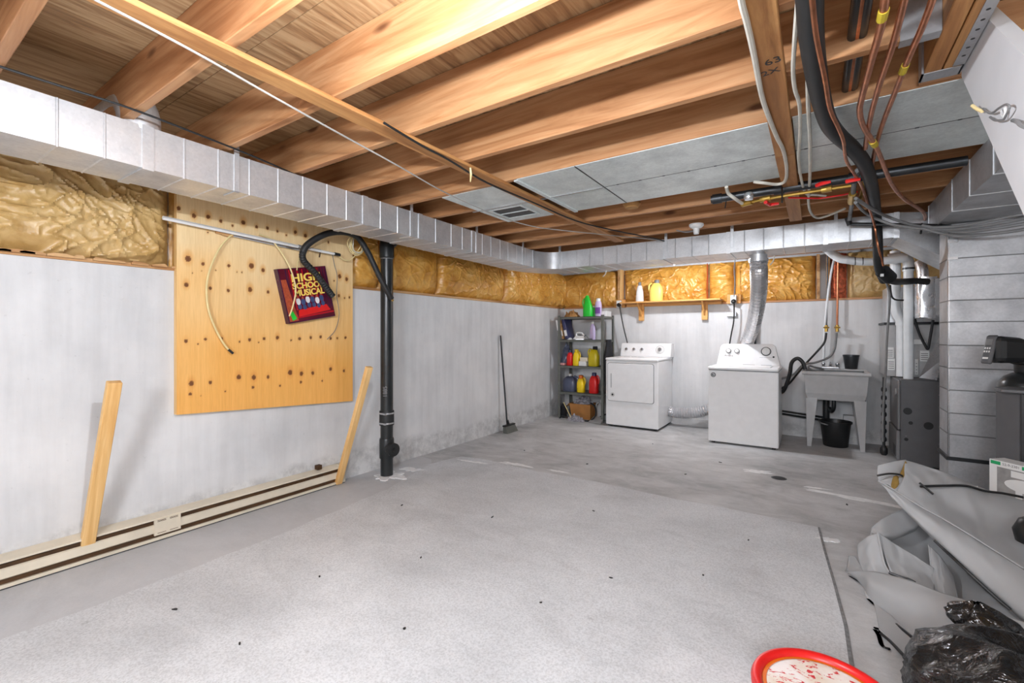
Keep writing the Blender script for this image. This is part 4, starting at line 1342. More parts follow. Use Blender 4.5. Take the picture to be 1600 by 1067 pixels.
# floor under the rack
cb = thing('cardboard_box', 'open cardboard box of grey rags under the steel rack', 'box', (-2.98, 6.48, 0))
bx0, bx1, by0, by1 = -3.17, -2.83, 6.37, 6.66
m = MB()
m.hexa([(bx0 + .04, by0, 0.002), (bx1, by0, .002), (bx1, by1, .002), (bx0 + .04, by1, .002), (bx0, by0 - .02, 0.23), (bx1 + .01, by0 - .02, .23), (bx1 + .01, by1, .23), (bx0, by1, .23)])
m.build('carton_body', 'card', cb)
m = MB(); m.hexa([(bx0, by0 - .02, 0.23), (bx0, by1, .23), (bx0 - .07, by1, .17), (bx0 - .07, by0, .17), (bx0, by0 - .02, 0.235), (bx0, by1, .235), (bx0 - .07, by1, .175), (bx0 - .07, by0, .175)]); m.build('flap', 'card', cb)
crumple('rag_heap', -3.0, 6.5, 0.23, 0.16, 0.14, 0.08, 'rag', 'fluffy grey rags heaped in the cardboard box', 'rags', 1.2, 1.2, 26, None, 14)
crumple('rag_heap', -2.99, 6.20, 0.003, 0.15, 0.07, 0.06, 'rag', 'mottled grey rags on the floor in front of the cardboard box', 'rags', 4.2, 1.3, 26, None, 16)
cable('black_floor_hose', [(-3.28, 6.24, 0.012), (-3.2, 6.2, 0.05), (-3.05, 6.24, 0.012), (-2.8, 6.25, 0.012), (-2.70, 6.27, 0.10), (-2.72, 6.30, 0.22), (-2.80, 6.32, 0.27)], 0.012, 'rubber', 'black hose curling round the cardboard box under the rack', 'hose')
m = MB(); m.tube([(-3.2, 6.22, 0.26), (-3.04, 6.19, 0.01)], 0.006, 6)
tag(m.build('thin_stick', 'cable_y'), 'thin yellow stick leaning on the left of the cardboard box', 'stick')
m = MB(); m.lathe([(0.045, 0.003), (0.05, 0.01), (0.05, 0.17), (0.03, 0.2), (0.02, 0.22)], (-3.27, 6.36, 0), 16)
tag(m.build('dark_bottle', 'jacket', None, 30), 'dark bottle on the floor at the left foot of the rack', 'bottle')
bottle('clear_jug', 'clear plastic jug on the floor under the right of the rack', 'bottle', -2.69, 6.50, 0.003, 0.30, 0.17, 0.14, JUG, 'sink', 'whitep', (0.03, 0.84, 1.0, 0), 0, 'L', None, g)
dp = thing('dustpan', 'flat grey dustpan on the floor at the foot of the rack', 'dustpan', (-2.68, 6.26, 0))
m = MB(); m.hexa([(-2.78, 6.19, .003), (-2.58, 6.19, .003), (-2.60, 6.36, .003), (-2.76, 6.36, .003), (-2.78, 6.19, .012), (-2.58, 6.19, .012), (-2.60, 6.36, .07), (-2.76, 6.36, .07)]); m.build('pan', 'sink', dp)
m = MB(); m.tube([(-2.68, 6.35, .05), (-2.64, 6.42, .09), (-2.60, 6.47, .1)], 0.013, 8); m.build('handle', 'black', dp)
# jacket hanging at the right post
m = MB()


def jfn(u, w):
    z = 1.22 - 0.78 * w
    wd_ = 0.05 + 0.11 * min(1, w * 3) - 0.06 * max(0, w - 0.6)
    a = 2 * PI * u
    return (-2.545 + 0.033 * math.cos(a) * (1 + 0.3 * noise.noise((u * 12, w * 3, 7))), 6.40 + wd_ * math.sin(a) + 0.012 * noise.noise((u * 9, w * 4, 2)), z)


m.grid(jfn, 28, 20)
tag(m.build('hanging_jacket', 'jacket', None, True), 'black jacket hanging on the right side of the steel rack beside the dryer', 'jacket')

# ================================================================ dryer
dx0, dx1, dy0, dy1 = -2.470, -1.735, 6.10, 6.80
dr = thing('clothes_dryer', 'white clothes dryer with square front door, left of the washer', 'dryer', ((dx0 + dx1) / 2, 6.45, 0))
m = MB(); m.rbox(dx0, dx1, dy0, dy1, 0.03, 0.93, 0.008); m.build('cabinet', 'white', dr)
m = MB(); m.rbox(dx0 - 0.004, dx1 + 0.004, dy0 - 0.012, dy1, 0.932, 0.968, 0.012); m.build('top_panel', 'white', dr)
m = MB(); m.box(dx0 + 0.02, dx1 - 0.02, dy0 + 0.03, dy1 - 0.02, 0.008, 0.03); m.build('plinth', 'black', dr)
for x in (dx0 + 0.06, dx1 - 0.06):
    for y in (dy0 + 0.06, dy1 - 0.06):
        m = MB(); m.lathe([(0.02, 0), (0.02, 0.03)], (x, y, 0), 10); m.build('foot', 'black', dr)
m = MB(); m.prism(rrect(dx0 + 0.028, dx1 - 0.055, 0.365, 0.90, 0.03), dy0 - 0.003, dy0 + 0.004, 'Y'); gp = m.build('door_gasket', 'steel', dr)
m = MB(); m.prism(rrect(dx0 + 0.033, dx1 - 0.06, 0.37, 0.895, 0.028), dy0 - 0.014, dy0 - 0.001, 'Y'); door = m.build('door', 'white', dr, 30, bevel=0.003)
m = MB(); m.prism(rrect(dx0 + 0.078, dx0 + 0.092, 0.55, 0.75, 0.005), dy0 - 0.0155, dy0 - 0.0135, 'Y'); m.build('handle_groove', 'sink', door)
m = MB(); m.prism(circ(dx0 + 0.105, 0.455, 0.034, 24), dy0 - 0.0158, dy0 - 0.0138, 'Y'); eb = m.build('round_badge', 'whitep', door)
m = MB()
for k in range(14):
    a = 2 * PI * k / 14
    m.prism([(dx0 + 0.105 + 0.028 * math.cos(a + q), 0.455 + 0.028 * math.sin(a + q)) for q in (-0.13, 0.13)] + [(dx0 + 0.105 + 0.024 * math.cos(a + q), 0.455 + 0.024 * math.sin(a + q)) for q in (0.13, -0.13)], dy0 - 0.0165, dy0 - 0.0155, 'Y')
m.prism(circ(dx0 + 0.105, 0.455, 0.016, 12), dy0 - 0.0165, dy0 - 0.0155, 'Y')
m.build('badge_print', 'steel', eb)
# console
m = MB()
cpoly = [(6.60, 0.968), (6.60, 0.99), (6.655, 1.155), (6.67, 1.165), (6.79, 1.165), (6.79, 0.968)]
m.prism(cpoly, dx0 + 0.03, dx1 + 0.03, 'X'); con = m.build('console', 'white', dr, bevel=0.004)
cn = Vector((0, -0.165, 0.055)).normalized()
for x in (-2.355, -2.24, -2.12):
    c0 = Vector((x, 6.628, 1.075))
    m = MB(); m.tube([c0, c0 + cn * 0.022], [0.022, 0.018], 14); m.build('knob', 'bright', con, 30)
c0 = Vector((-1.86, 6.628, 1.075))
m = MB(); m.tube([c0, c0 + cn * 0.006], [0.05, 0.05], 24); dl = m.build('timer_dial', 'whitep', con, 30)
m = MB(); m.tube([c0, c0 + cn * 0.03], [0.028, 0.024], 16); m.build('timer_knob', 'bright', dl, 30)
m = MB()
for k in range(20):
    a = 2 * PI * k / 20
    c1 = c0 + Vector((math.cos(a) * 0.058, -0.316 * math.sin(a) * 0.058 * -1, 0.949 * math.sin(a) * 0.058)) + cn * 0.0005
    m.tube([c1, c1 + cn * 0.001], 0.004, 6)
m.build('dial_marks', 'steel', con)
m = MB()
for k in range(3):
    m.prism(blot(-2.3 + k * 0.1, 6.5, 0.04, 0.02, k + 3), 0.9682, 0.9692)
m.build('lint_dust', 'cable_g', dr)

# ================================================================ washer
wx0, wx1, wy0, wy1 = -1.073, -0.340, 5.862, 6.50
ws = thing('washing_machine', 'white top-loading washer with round-cornered console, right of the dryer', 'washer', ((wx0 + wx1) / 2, 6.18, 0))
m = MB(); m.rbox(wx0, wx1, wy0, wy1, 0.022, 0.872, 0.008); m.build('cabinet', 'white', ws)
m = MB(); m.rbox(wx0 - 0.004, wx1 + 0.004, wy0 - 0.012, wy1, 0.878, 0.915, 0.012); top = m.build('top_deck', 'white', ws)
m = MB(); m.box(wx0 + 0.006, wx1 - 0.006, wy0 + 0.004, wy1 - 0.01, 0.870, 0.880); m.build('deck_gap', 'steel', ws)
for x in (wx0 + 0.05, wx1 - 0.05):
    for y in (wy0 + 0.05, wy1 - 0.05):
        m = MB(); m.lathe([(0.02, 0), (0.02, 0.024)], (x, y, 0), 10); m.build('foot', 'black', ws)
m = MB(); m.rbox(wx0 + 0.08, wx1 - 0.08, wy0 + 0.03, wy0 + 0.44, 0.9155, 0.921, 0.004); lid = m.build('lid', 'white', top)
m = MB(); m.box(-0.75, -0.62, wy0 + 0.425, wy0 + 0.445, 0.921, 0.926); m.box(-0.55, -0.44, wy0 + 0.425, wy0 + 0.445, 0.921, 0.926); m.build('lid_hinge_slot', 'sink', top)
# console with rounded shoulders
cy0 = 6.34
prof = [(-1.060, 0.915)] + [(-1.022 + 0.06 * (1 - math.cos(a)) - 0.005, 1.115 + 0.06 * math.sin(a)) for a in [PI / 2 * k / 6 for k in range(7)]] + \
       [(-0.40 - 0.06 * (1 - math.sin(a)), 1.115 + 0.06 * math.cos(a)) for a in [PI / 2 * k / 6 for k in range(7)]] + [(-0.352, 0.915)]
m = MB(); n = len(prof)
vs = [(x, cy0 + (z - 0.915) * 0.30, z) for x, z in prof] + [(x, 6.49, z) for x, z in prof]
m.add(vs, [tuple(range(n)), tuple(reversed(range(n, 2 * n)))] + [(i, n + i, n + (i + 1) % n, (i + 1) % n) for i in range(n)])
con = m.build('console', 'white', ws, 30, bevel=0.004)
cn = Vector((0, -1, 0.30)).normalized(); cu_ = Vector((0, 0.30, 1)).normalized()


def onc(x, z, d=0.0):
    return Vector((x, cy0 + (z - 0.915) * 0.30, z)) + cn * d


for x in (-0.925, -0.828):
    m = MB(); m.tube([onc(x, 1.085), onc(x, 1.085, 0.006)], [0.032, 0.032], 20); kb = m.build('knob_ring', 'cable_g', con, 30)
    m = MB(); m.tube([onc(x, 1.085, 0.004), onc(x, 1.085, 0.028)], [0.025, 0.021], 18); m.hexa([tuple(onc(x, 1.085, 0.028) + Vector((a, 0, 0)) + cu_ * b2 + cn * c) for c in (0, 0.006) for a, b2 in ((-.005, -.02), (.005, -.02), (.005, .02), (-.005, .02))]); m.build('knob', 'whitep', kb, 30)
x = -0.505
m = MB(); m.tube([onc(x, 1.085), onc(x, 1.085, 0.008)], [0.055, 0.055], 26); kb = m.build('dial_ring', 'black', con, 30)
m = MB(); m.tube([onc(x, 1.085, 0.006), onc(x, 1.085, 0.03)], [0.047, 0.042], 24); m.hexa([tuple(onc(x, 1.085, 0.03) + Vector((a, 0, 0)) + cu_ * b2 + cn * c) for c in (0, 0.008) for a, b2 in ((-.007, -.038), (.007, -.038), (.007, .038), (-.007, .038))]); m.build('dial_knob', 'whitep', kb, 30)
m = MB(); m.tube([onc(-0.423, 1.02), onc(-0.423, 1.02, 0.004)], [0.011, 0.011], 14); m.build('indicator', 'black', con)
m = MB()
text_mesh(m, 'Amana', 0.03, onc(-0.92, 1.018, 0.001), (1, 0, 0), cu_, 0.0006, 'CENTER', 1.2)
for k in range(9):
    a = onc(-0.57 + k * 0.015, 1.012, 0.0008)
    m.tube([a, a + Vector((0.008, 0, 0))], 0.0016, 4)
m.build('console_print', 'steel', con)
m = MB(); m.prism(circ(-1.015, 0.815, 0.028, 24), wy0 - 0.004, wy0 + 0.001, 'Y'); bd = m.build('round_badge', 'steel', ws)
m = MB(); m.prism(circ(-1.015, 0.815, 0.021, 20), wy0 - 0.005, wy0 - 0.003, 'Y'); bd2 = m.build('badge_ring', 'sink', bd)
m = MB(); m.prism([(-1.03, 0.805), (-1.0, 0.805), (-1.005, 0.812), (-1.02, 0.814), (-1.02, 0.825), (-1.03, 0.825)], wy0 - 0.006, wy0 - 0.0045, 'Y'); 
m.build('badge_mark', 'steel', bd)

# hoses behind the appliances
vh = thing('dryer_vent_hose', 'silver corrugated foil hose running from the back duct down behind the washer', 'hose', (-0.6, 5.9, 1.1))
path = crpath([Vector(q) for q in [(-0.47, 5.10, 2.025), (-0.468, 5.12, 1.93), (-0.50, 5.45, 1.72), (-0.60, 6.05, 1.45), (-0.72, 6.50, 1.22), (-0.78, 6.62, 1.05), (-0.80, 6.64, 0.7), (-0.86, 6.66, 0.42), (-1.0, 6.66, 0.33)]], 18)
m = MB(); m.tube(path, 0.072, 18, ribs=0.13); m.build('foil_hose', 'foil', vh, 15)
m = MB(); m.lathe([(0.079, 0), (0.081, 0.01), (0.079, 0.02)], (-0.47, 5.10, 2.00), 22); m.build('clamp', 'bright', vh)
m = MB(); m.tube(crpath([Vector(q) for q in [(-1.725, 6.62, 0.20), (-1.60, 6.62, 0.195), (-1.40, 6.63, 0.21), (-1.22, 6.64, 0.27), (-1.06, 6.65, 0.32), (-1.0, 6.66, 0.33)]], 12), 0.066, 18, ribs=0.14)
v2 = thing('dryer_exhaust_hose', 'short corrugated silver hose low between dryer and washer', 'hose', (-1.4, 6.63, 0.2))
m.build('foil_hose', 'foil', v2, 15)
m = MB(); m.tube([(-0.678, 6.79, 0.0), (-0.678, 6.79, 1.70)], 0.03, 14)
tag(m.build('vent_pipe', 'abs', None, True), 'black vertical pipe on the back wall behind the washer console', 'pipe')
drn = thing('drain_pipe', 'black horizontal drain pipe low on the back wall from washer to sink', 'pipe', (-0.1, 6.74, 0.33))
m = MB(); m.tube([(-0.546,6.74,0.319),(0.104,6.74,0.262)], 0.032, 12); m.build('pipe_run', 'abs', drn, True)
m = MB(); m.tube([(0.11,6.74,0.262), (0.11,6.74,0.496)], 0.035, 12); m.build('riser', 'abs', drn, True)

# ================================================================ laundry sink
SX0, SX1, SY0, SY1 = -0.13, 0.505, 6.27, 6.80
sk = thing('laundry_sink', 'grey plastic laundry tub on four tapered legs', 'sink', ((SX0 + SX1) / 2, 6.53, 0))
zt = 0.872
m = MB()
o4 = lambda i, z: [(SX0 + i, SY0 + i, z), (SX1 - i, SY0 + i, z), (SX1 - i, SY1 - i * 0.3, z), (SX0 + i, SY1 - i * 0.3, z)]
rings = [o4(0.055, 0.545), o4(0.035, 0.62), o4(0.018, 0.83), o4(0.0, 0.835), o4(-0.004, 0.85), o4(0.0, zt), o4(0.028, zt), o4(0.032, 0.86), o4(0.06, 0.62), o4(0.08, 0.58)]
vs = [q for r in rings for q in r]; fs = []
for i in range(len(rings) - 1):
    for k in range(4):
        fs.append((i * 4 + k, i * 4 + (k + 1) % 4, i * 4 + 4 + (k + 1) % 4, i * 4 + 4 + k))
fs += [(3, 2, 1, 0), (36, 37, 38, 39)]
m.add(vs, fs); tub = m.build('basin', 'sink', sk, bevel=0.004)
m = MB(); m.rbox(SX0 + 0.01, SX1 - 0.01, SY1 - 0.09, SY1 - 0.002, zt - 0.01, zt + 0.012, 0.004); m.build('tap_deck', 'sink', sk)
for (x, dx_) in ((SX0 + 0.05, 1), (SX1 - 0.05, -1)):
    for (y, dy_) in ((SY0 + 0.05, 1), (SY1 - 0.07, -1)):
        m = MB(); w0, w1 = 0.10, 0.04
        a = [(x, y, 0.0), (x + dx_ * w1, y, 0.0), (x + dx_ * w1, y + dy_ * w1, 0.0), (x, y + dy_ * w1, 0.0)]
        b2 = [(x - dx_ * 0.012, y - dy_ * 0.012, 0.56), (x + dx_ * w0, y - dy_ * 0.012, 0.56), (x + dx_ * w0, y + dy_ * w0, 0.56), (x - dx_ * 0.012, y + dy_ * w0, 0.56)]
        m.hexa(a + b2); m.build('leg', 'sink', sk)
m = MB(); m.tube([(0.18, 6.53, 0.56), (0.18, 6.53, 0.44), (0.16, 6.62, 0.38), (0.15, 6.72, 0.40)], 0.022, 10, smooth_path=4); m.build('trap', 'abs', sk, True)
fc = thing('sink_tap', 'small chrome tap on the back of the laundry tub', 'tap', (0.14, 6.75, zt + 0.012))
m = MB(); m.rbox(0.06, 0.24, 6.73, 6.775, zt + 0.012, zt + 0.035, 0.006); m.build('tap_body', 'bright', fc)
m = MB(); m.tube([(0.15, 6.75, zt + 0.03), (0.15, 6.74, zt + 0.07), (0.15, 6.66, zt + 0.085), (0.15, 6.60, zt + 0.06)], 0.011, 10, smooth_path=4); m.build('spout', 'bright', fc, True)
for x in (0.08, 0.22):
    m = MB(); m.lathe([(0.014, 0), (0.018, 0.02), (0.022, 0.03), (0.018, 0.045)], (x, 6.75, zt + 0.034), 12); m.build('tap_handle', 'bright', fc, 40)
pt = thing('dark_pot', 'dark plastic pot standing on the back rim of the laundry tub', 'pot', (0.31, 6.74, zt + 0.012))
px_ = 0.355
m = MB(); m.lathe([(0.058, 0), (0.06, 0.004), (0.078, 0.15), (0.082, 0.15), (0.082, 0.168), (0.074, 0.168), (0.056, 0.012)], (px_, 6.765, zt + 0.0125), 24); m.build('pot_body', 'steel', pt, 40)
cable('tub_hose', [(0.08, 6.62, zt + 0.01), (0.0, 6.56, zt + 0.03), (-0.06, 6.50, zt + 0.05), (-0.06, 6.42, zt + 0.02), (0.02, 6.40, zt - 0.02), (0.08, 6.44, zt - 0.05)], 0.012, 'cable_g', 'grey hose end coiled in the left of the laundry tub', 'hose')
bk = thing('black_bucket', 'black rope-handled bucket on the floor under the laundry tub', 'bucket', (0.19, 6.52, 0))
m = MB(); m.lathe([(0.115, 0.0), (0.12, 0.005), (0.148, 0.27), (0.160, 0.272), (0.162, 0.29), (0.15, 0.292), (0.143, 0.27), (0.11, 0.02)], (0.195, 6.50, 0), 32); m.build('bucket_body', 'black', bk, 40)
m = MB(); m.tube([(0.035, 6.48, 0.275), (0.06, 6.41, 0.262), (0.12, 6.36, 0.258)], 0.008, 6); m.build('handle', 'cable_g', bk)
m = MB(); m.box(0.28, 0.43, 6.70, 6.83, 0, 0.33)
tag(m.build('concrete_block', 'wall'), 'pale block on the floor behind the right sink leg', 'block')

# supply pipes above the sink
sp = thing('supply_pipe', 'thin white water pipe dropping to the left sink valve', 'pipe', (0.105,6.78,1.473))
m = MB(); m.tube([(0.214,6.79,2.311),(0.156,6.79,2.02),(0.098,6.79,1.434),(0.085,6.79,1.001),(0.079,6.79,0.882)], 0.0125, 8, smooth_path=3); m.build('pipe', 'pvc', sp, True)
sp2 = thing('supply_pipe', 'dark copper water pipe dropping to the right sink valve', 'pipe', (0.226,6.78,1.471))
m = MB(); m.tube([(0.233,6.79,2.294),(0.226,6.79,1.937),(0.22,6.79,1.378)], 0.011, 8); m.build('pipe', 'copper', sp2, True)
sp3 = thing('supply_pipe', 'dark water pipe dropping to the valve beside the thin white pipe', 'pipe', (0.117,6.78,1.865))
m = MB(); m.tube([(0.124,6.8,2.298),(0.124,6.8,1.945),(0.111,6.8,1.379)], 0.009, 8); m.build('pipe', 'steel', sp3, True)
for (u0, root_) in ((1291, sp3), (1308, sp2)):
    c = Vector((0.111 if u0 == 1291 else 0.219, 6.77, 1.38))
    m = MB(); m.tube([c + Vector((0, 0, 0.03)), c - Vector((0, 0, 0.05))], 0.018, 10); m.tube([c, c + Vector((0, -0.05, 0))], 0.012, 8)
    m.tube([c + Vector((-0.03, -0.05, 0)), c + Vector((0.03, -0.05, 0))], 0.009, 8); m.build('valve', 'brass', root_, True)
cable('fill_hose', [(0.11,6.7,1.316),(0.091,6.7,1.199),(0.013,6.7,1.081),(-0.078,6.6,0.965),(-0.187,6.5,0.812),(-0.269,6.4,0.699),(-0.362,6.4,0.632)], 0.012, 'rubber', 'black washer fill hose from the left sink valve', 'hose')
cable('fill_hose', [(0.211,6.7,1.315),(0.192,6.7,1.123),(0.135,6.7,1.022),(0.006,6.6,0.96),(-0.122,6.5,0.93),(-0.217,6.42,0.816),(-0.349,6.4,0.757)], 0.013, 'cable_g', 'grey washer fill hose from the right sink valve', 'hose')
cable('washer_drain_hose', [(-0.358,6.45,0.58),(-0.309,6.4,0.635),(-0.256,6.4,0.816),(-0.236,6.4,0.955),(-0.178,6.4,1.01),(-0.126,6.4,0.966),(-0.101,6.4,0.884)], 0.022, 'rubber', 'thick black drain hose hooked over the left rim of the laundry tub', 'hose')

# ================================================================ furnace
fx0, fy0 = 0.70, 5.86
fu = thing('furnace', 'dark grey furnace cabinet with oval openings, beside the tall duct', 'furnace', (1.05, 6.15, 0))
m = MB(); m.rbox(fx0, 1.42, fy0, 6.45, 0.02, 0.852, 0.005); m.build('cabinet', 'furnace', fu)
m = MB(); m.rbox(fx0 - 0.02, fx0, fy0 + 0.015, 6.44, 0.355, 0.845, 0.006); dd = m.build('upper_door', 'furnace_d', fu)
m = MB(); m.rbox(fx0 - 0.03, fx0, fy0 + 0.015, 6.44, 0.05, 0.345, 0.006); ld = m.build('lower_door', 'furnace_d', fu)
m = MB(); m.tube([(fx0 - 0.02, 6.0, 0.72), (fx0 - 0.026, 6.0, 0.72)], 0.03, 16); m.build('door_badge', 'sink', dd)
m = MB()
for k in range(6):
    m.box(fx0 - 0.032, fx0 - 0.029, 5.92, 6.1, 0.08 + k * 0.018, 0.09 + k * 0.018)
m.build('louvre', 'black', ld)
for (u, v, r) in ((0.752, 0.545, 0.034), (0.775, 0.432, 0.017), (0.905, 0.418, 0.036), (0.742, 0.268, 0.016)):
    m = MB(); m.prism(circ(u, v, r, 20), fy0 - 0.0015, fy0 + 0.0005, 'Y'); m.build('knockout_hole', 'black', fu)
m = MB()
for (u, v) in ((0.98, 0.72), (0.985, 0.56), (0.98, 0.25), (0.74, 0.3)):
    m.prism(circ(u, v, 0.004, 8), fy0 - 0.002, fy0 + 0.0005, 'Y')
m.build('screw', 'bright', fu)
coil_ = thing('coil_case', 'light grey coil cabinet with oval badge standing on the furnace', 'cabinet', (1.0, 6.5, 0.853))
m = MB(); m.rbox(0.62, 1.42, 6.25, 6.75, 0.853, 1.40, 0.005); cbx = m.build('case', 'coil', coil_)
m = MB(); m.box(0.61, 1.43, 6.24, 6.76, 1.40, 1.425); m.build('black_trim', 'black', coil_)
m = MB(); m.prism(circ(0.87, 1.22, 0.075, 24, 0.33), 6.246, 6.2505, 'Y'); m.build('oval_badge', 'whitep', cbx)
for (x0, x1, z0, z1) in ((0.625, 0.69, 1.05, 1.16), (0.64, 0.70, 0.92, 1.04), (0.90, 0.97, 1.02, 1.13), (0.86, 0.885, 0.88, 1.04)):
    m = MB(); m.box(x0, x1, 6.247, 6.2505, z0, z1); lb = m.build('warning_label', 'whitep', cbx)
    m = MB()
    for k in range(4):
        m.box(x0 + 0.006, x1 - 0.008, 6.2462, 6.2472, z0 + 0.015 + k * (z1 - z0 - 0.03) / 4, z0 + 0.022 + k * (z1 - z0 - 0.03) / 4)
    m.build('label_lines', 'cable_g', lb)
m = MB(); m.box(0.64, 1.4, 6.3, 6.7, 1.425, 1.80)
m.build('plenum', 'galv', coil_)
# foil wrapped filter box
fb = thing('foil_wrapped_box', 'foil-wrapped box with rounded end hanging between the white pipe and tall duct', 'duct box', (1.0, 5.8, 1.45))
m = MB()


def ffn(u, w):
    a = 2 * PI * u
    e = 0.45
    x = 0.885 + 0.075 * math.copysign(abs(math.cos(a)) ** e, math.cos(a)) + (0.05 if False else 0)
    y = 5.86 + 0.10 * math.copysign(abs(math.sin(a)) ** e, math.sin(a))
    z = 1.455 + 0.39 * w
    k = 1 + 0.05 * noise.noise((u * 14, w * 6, 3))
    return (0.885 + (x - 0.885) * k, 5.86 + (y - 5.86) * k, z + 0.012 * noise.noise((u * 8, w * 3, 1)))


m.grid(ffn, 40, 14)
m.prism(circ(0.885, 5.86, 0.07, 16), 1.46, 1.465); m.build('foil_wrap', 'foil', fb, True)
m = MB(); m.tube([(0.865, 5.86, 1.84), (0.86, 5.87, 1.94), (0.85, 5.9, 2.0)], 0.045, 16, smooth_path=3); m.build('flue_elbow', 'foil', fb, True)
m = MB(); m.rbox(0.912, 1.2, 5.765, 5.97, 1.47, 1.83, 0.01); m.build('side_box', 'galv_d', fb)
# white vent pipes
pv = thing('vent_pipe', 'fat white plastic vent pipe with elbow dropping into the furnace top', 'pipe', (0.78, 6.0, 0.86))
yv = 5.99
m = MB(); m.tube([(0.775, yv, 0.853), (0.775, yv, 1.98)], 0.040, 20); m.build('riser', 'pvc', pv, True)
m = MB(); m.tube(crpath([Vector(q) for q in [(0.775, yv, 1.96), (0.775, yv, 2.02), (0.745, yv, 2.065), (0.67, yv, 2.075), (0.62, yv, 2.07)]], 5), 0.047, 20); m.build('elbow', 'pvc', pv, True)
m = MB(); m.tube([(0.764,5.96,2.059),(0.651,5.96,2.05),(0.473,5.96,2.046),(0.341,5.96,2.065),(0.248,5.96,2.093)], 0.040, 20, smooth_path=4); m.build('run', 'pvc', pv, True)
m = MB(); m.tube([(0.279,5.92,2.078),(0.214,5.92,2.098),(0.147,5.92,2.158),(0.079,5.85,2.236)], 0.042, 20, smooth_path=4); m.build('bend', 'pvc', pv, True)
m = MB(); m.lathe([(0.048, 0), (0.048, 0.05)], (0.775, yv, 1.93), 20); m.build('coupling', 'pvc', pv, 30)
m = MB(); m.lathe([(0.0492, 0), (0.0492, 0.02)], (0.775, yv, 1.945), 20); m.build('band', 'steel', pv, 30)
for u in (1336, 1348):
    c = Vector((0.346,5.96,2.064) if u == 1336 else (0.41,5.96,2.055))
    m = MB(); m.tube([c - Vector((0.004, 0, 0)), c + Vector((0.004, 0, 0))], 0.0425, 20); m.build('joint_line', 'steel', pv, True)
pv2 = thing('vent_pipe', 'second white plastic vent pipe with an offset, behind the fat one', 'pipe', (0.70, 6.12, 0.86))
m = MB(); m.tube([(0.691,6.14,2.164),(0.691,6.14,1.845),(0.686,6.14,1.646),(0.701,6.14,1.526),(0.737,6.14,1.432),(0.742,6.14,1.313),(0.742,6.14,0.864)], 0.045, 18, smooth_path=3); m.build('pipe', 'pvc', pv2, True)
for v in (0,):
    m = MB(); m.lathe([(0.0525, 0), (0.0525, 0.03)], (0.742,6.14,1.392), 18); m.build('coupling', 'pvc', pv2, 30)
    m = MB(); m.lathe([(0.0525, 0), (0.0525, 0.03)], (0.691,6.14,1.646), 18); m.build('coupling', 'pvc', pv2, 30)
# gas riser left of the furnace
gs = thing('gas_riser', 'dark pipe with stacked fittings at the left side of the furnace', 'pipe', (0.60, 6.1, 0))
gx, gy = 0.585, 6.0
m = MB(); m.tube([(gx, gy, 0.12), (gx, gy, 0.86)], 0.013, 8); m.build('pipe', 'steel', gs)
for k in range(7):
    m = MB(); m.lathe([(0.018, 0), (0.024, 0.012), (0.024, 0.03), (0.018, 0.045)], (gx, gy, 0.2 + k * 0.085), 10); m.build('fitting', 'steel', gs, 40)
m = MB(); m.lathe([(0.02, 0), (0.032, 0.02), (0.032, 0.07), (0.015, 0.1)], (gx, gy, 0.06), 14); m.build('drip_leg', 'black', gs, 40)
# clear plastic duct chute
m = MB()
q = [(0.828,5.8,0.882),(0.955,5.8,0.865),(1.0,5.8,1.072),(0.965,5.7,1.312)]
m.add([q[0], q[1], q[2], q[3], tuple(Vector(q[0]) + Vector((0.02, 0.12, 0))), tuple(Vector(q[1]) + Vector((0.02, 0.12, 0))), tuple(Vector(q[2]) + Vector((0.02, 0.12, 0))), tuple(Vector(q[3]) + Vector((0.02, 0.12, 0)))],
      [(0, 1, 2, 3), (7, 6, 5, 4), (0, 4, 5, 1), (1, 5, 6, 2), (2, 6, 7, 3), (3, 7, 4, 0)])
tag(m.build('sheet_metal_chute', 'foil'), 'slanting pale metal chute between furnace top and tall duct', 'duct')
cable('coil_drain', [(0.832,6.1,1.475),(0.871,6.1,1.313),(0.919,6.1,1.184),(0.938,6.1,1.153),(0.953,6.1,1.249),(0.976,6.1,1.44)], 0.012, 'rubber', 'dark tube looping between foil box and furnace top', 'tube')
cable('control_cable', [(0.57,5.7,1.811),(0.599,5.7,1.685),(0.594,5.7,1.499),(0.579,5.7,1.25),(0.57,5.7,0.939),(0.55,5.7,0.564),(0.546,5.7,0.251)], 0.010, 'cable_g', 'grey cable hanging from the black hose down the left side of the furnace')
cable('control_cable', [(0.604,5.7,1.777),(0.613,5.7,1.672),(0.642,5.7,1.633),(0.703,5.7,1.624)], 0.008, 'rubber', 'thin black cable running to the white vent pipe')

# ================================================================ water softener and boxed item at the right edge
so = thing('water_softener', 'black water softener tank with a digital control head at the right edge', 'water softener', (1.02, 3.9, 0))
m = MB(); m.lathe([(0.127, 0.0), (0.13, 0.01), (0.13, 0.95), (0.122, 1.0), (0.10, 1.035), (0.06, 1.06), (0.04, 1.065)], (1.085, 4.10, 0), 36); m.build('resin_tank', 'abs', so, 40)
m = MB(); m.lathe([(0.05, 0), (0.055, 0.01), (0.055, 0.05), (0.075, 0.06), (0.07, 0.10)], (1.085, 4.10, 1.06), 20); m.build('valve_neck', 'black', so, 40)
hd_ = [(0.825,3.795,1.232), (0.85,3.788,1.285), (0.859,3.77,1.285), (0.868,3.776,1.281)]
hc = Vector((0.911,3.924,1.207))
f0 = Vector((0.85,3.812,1.209))
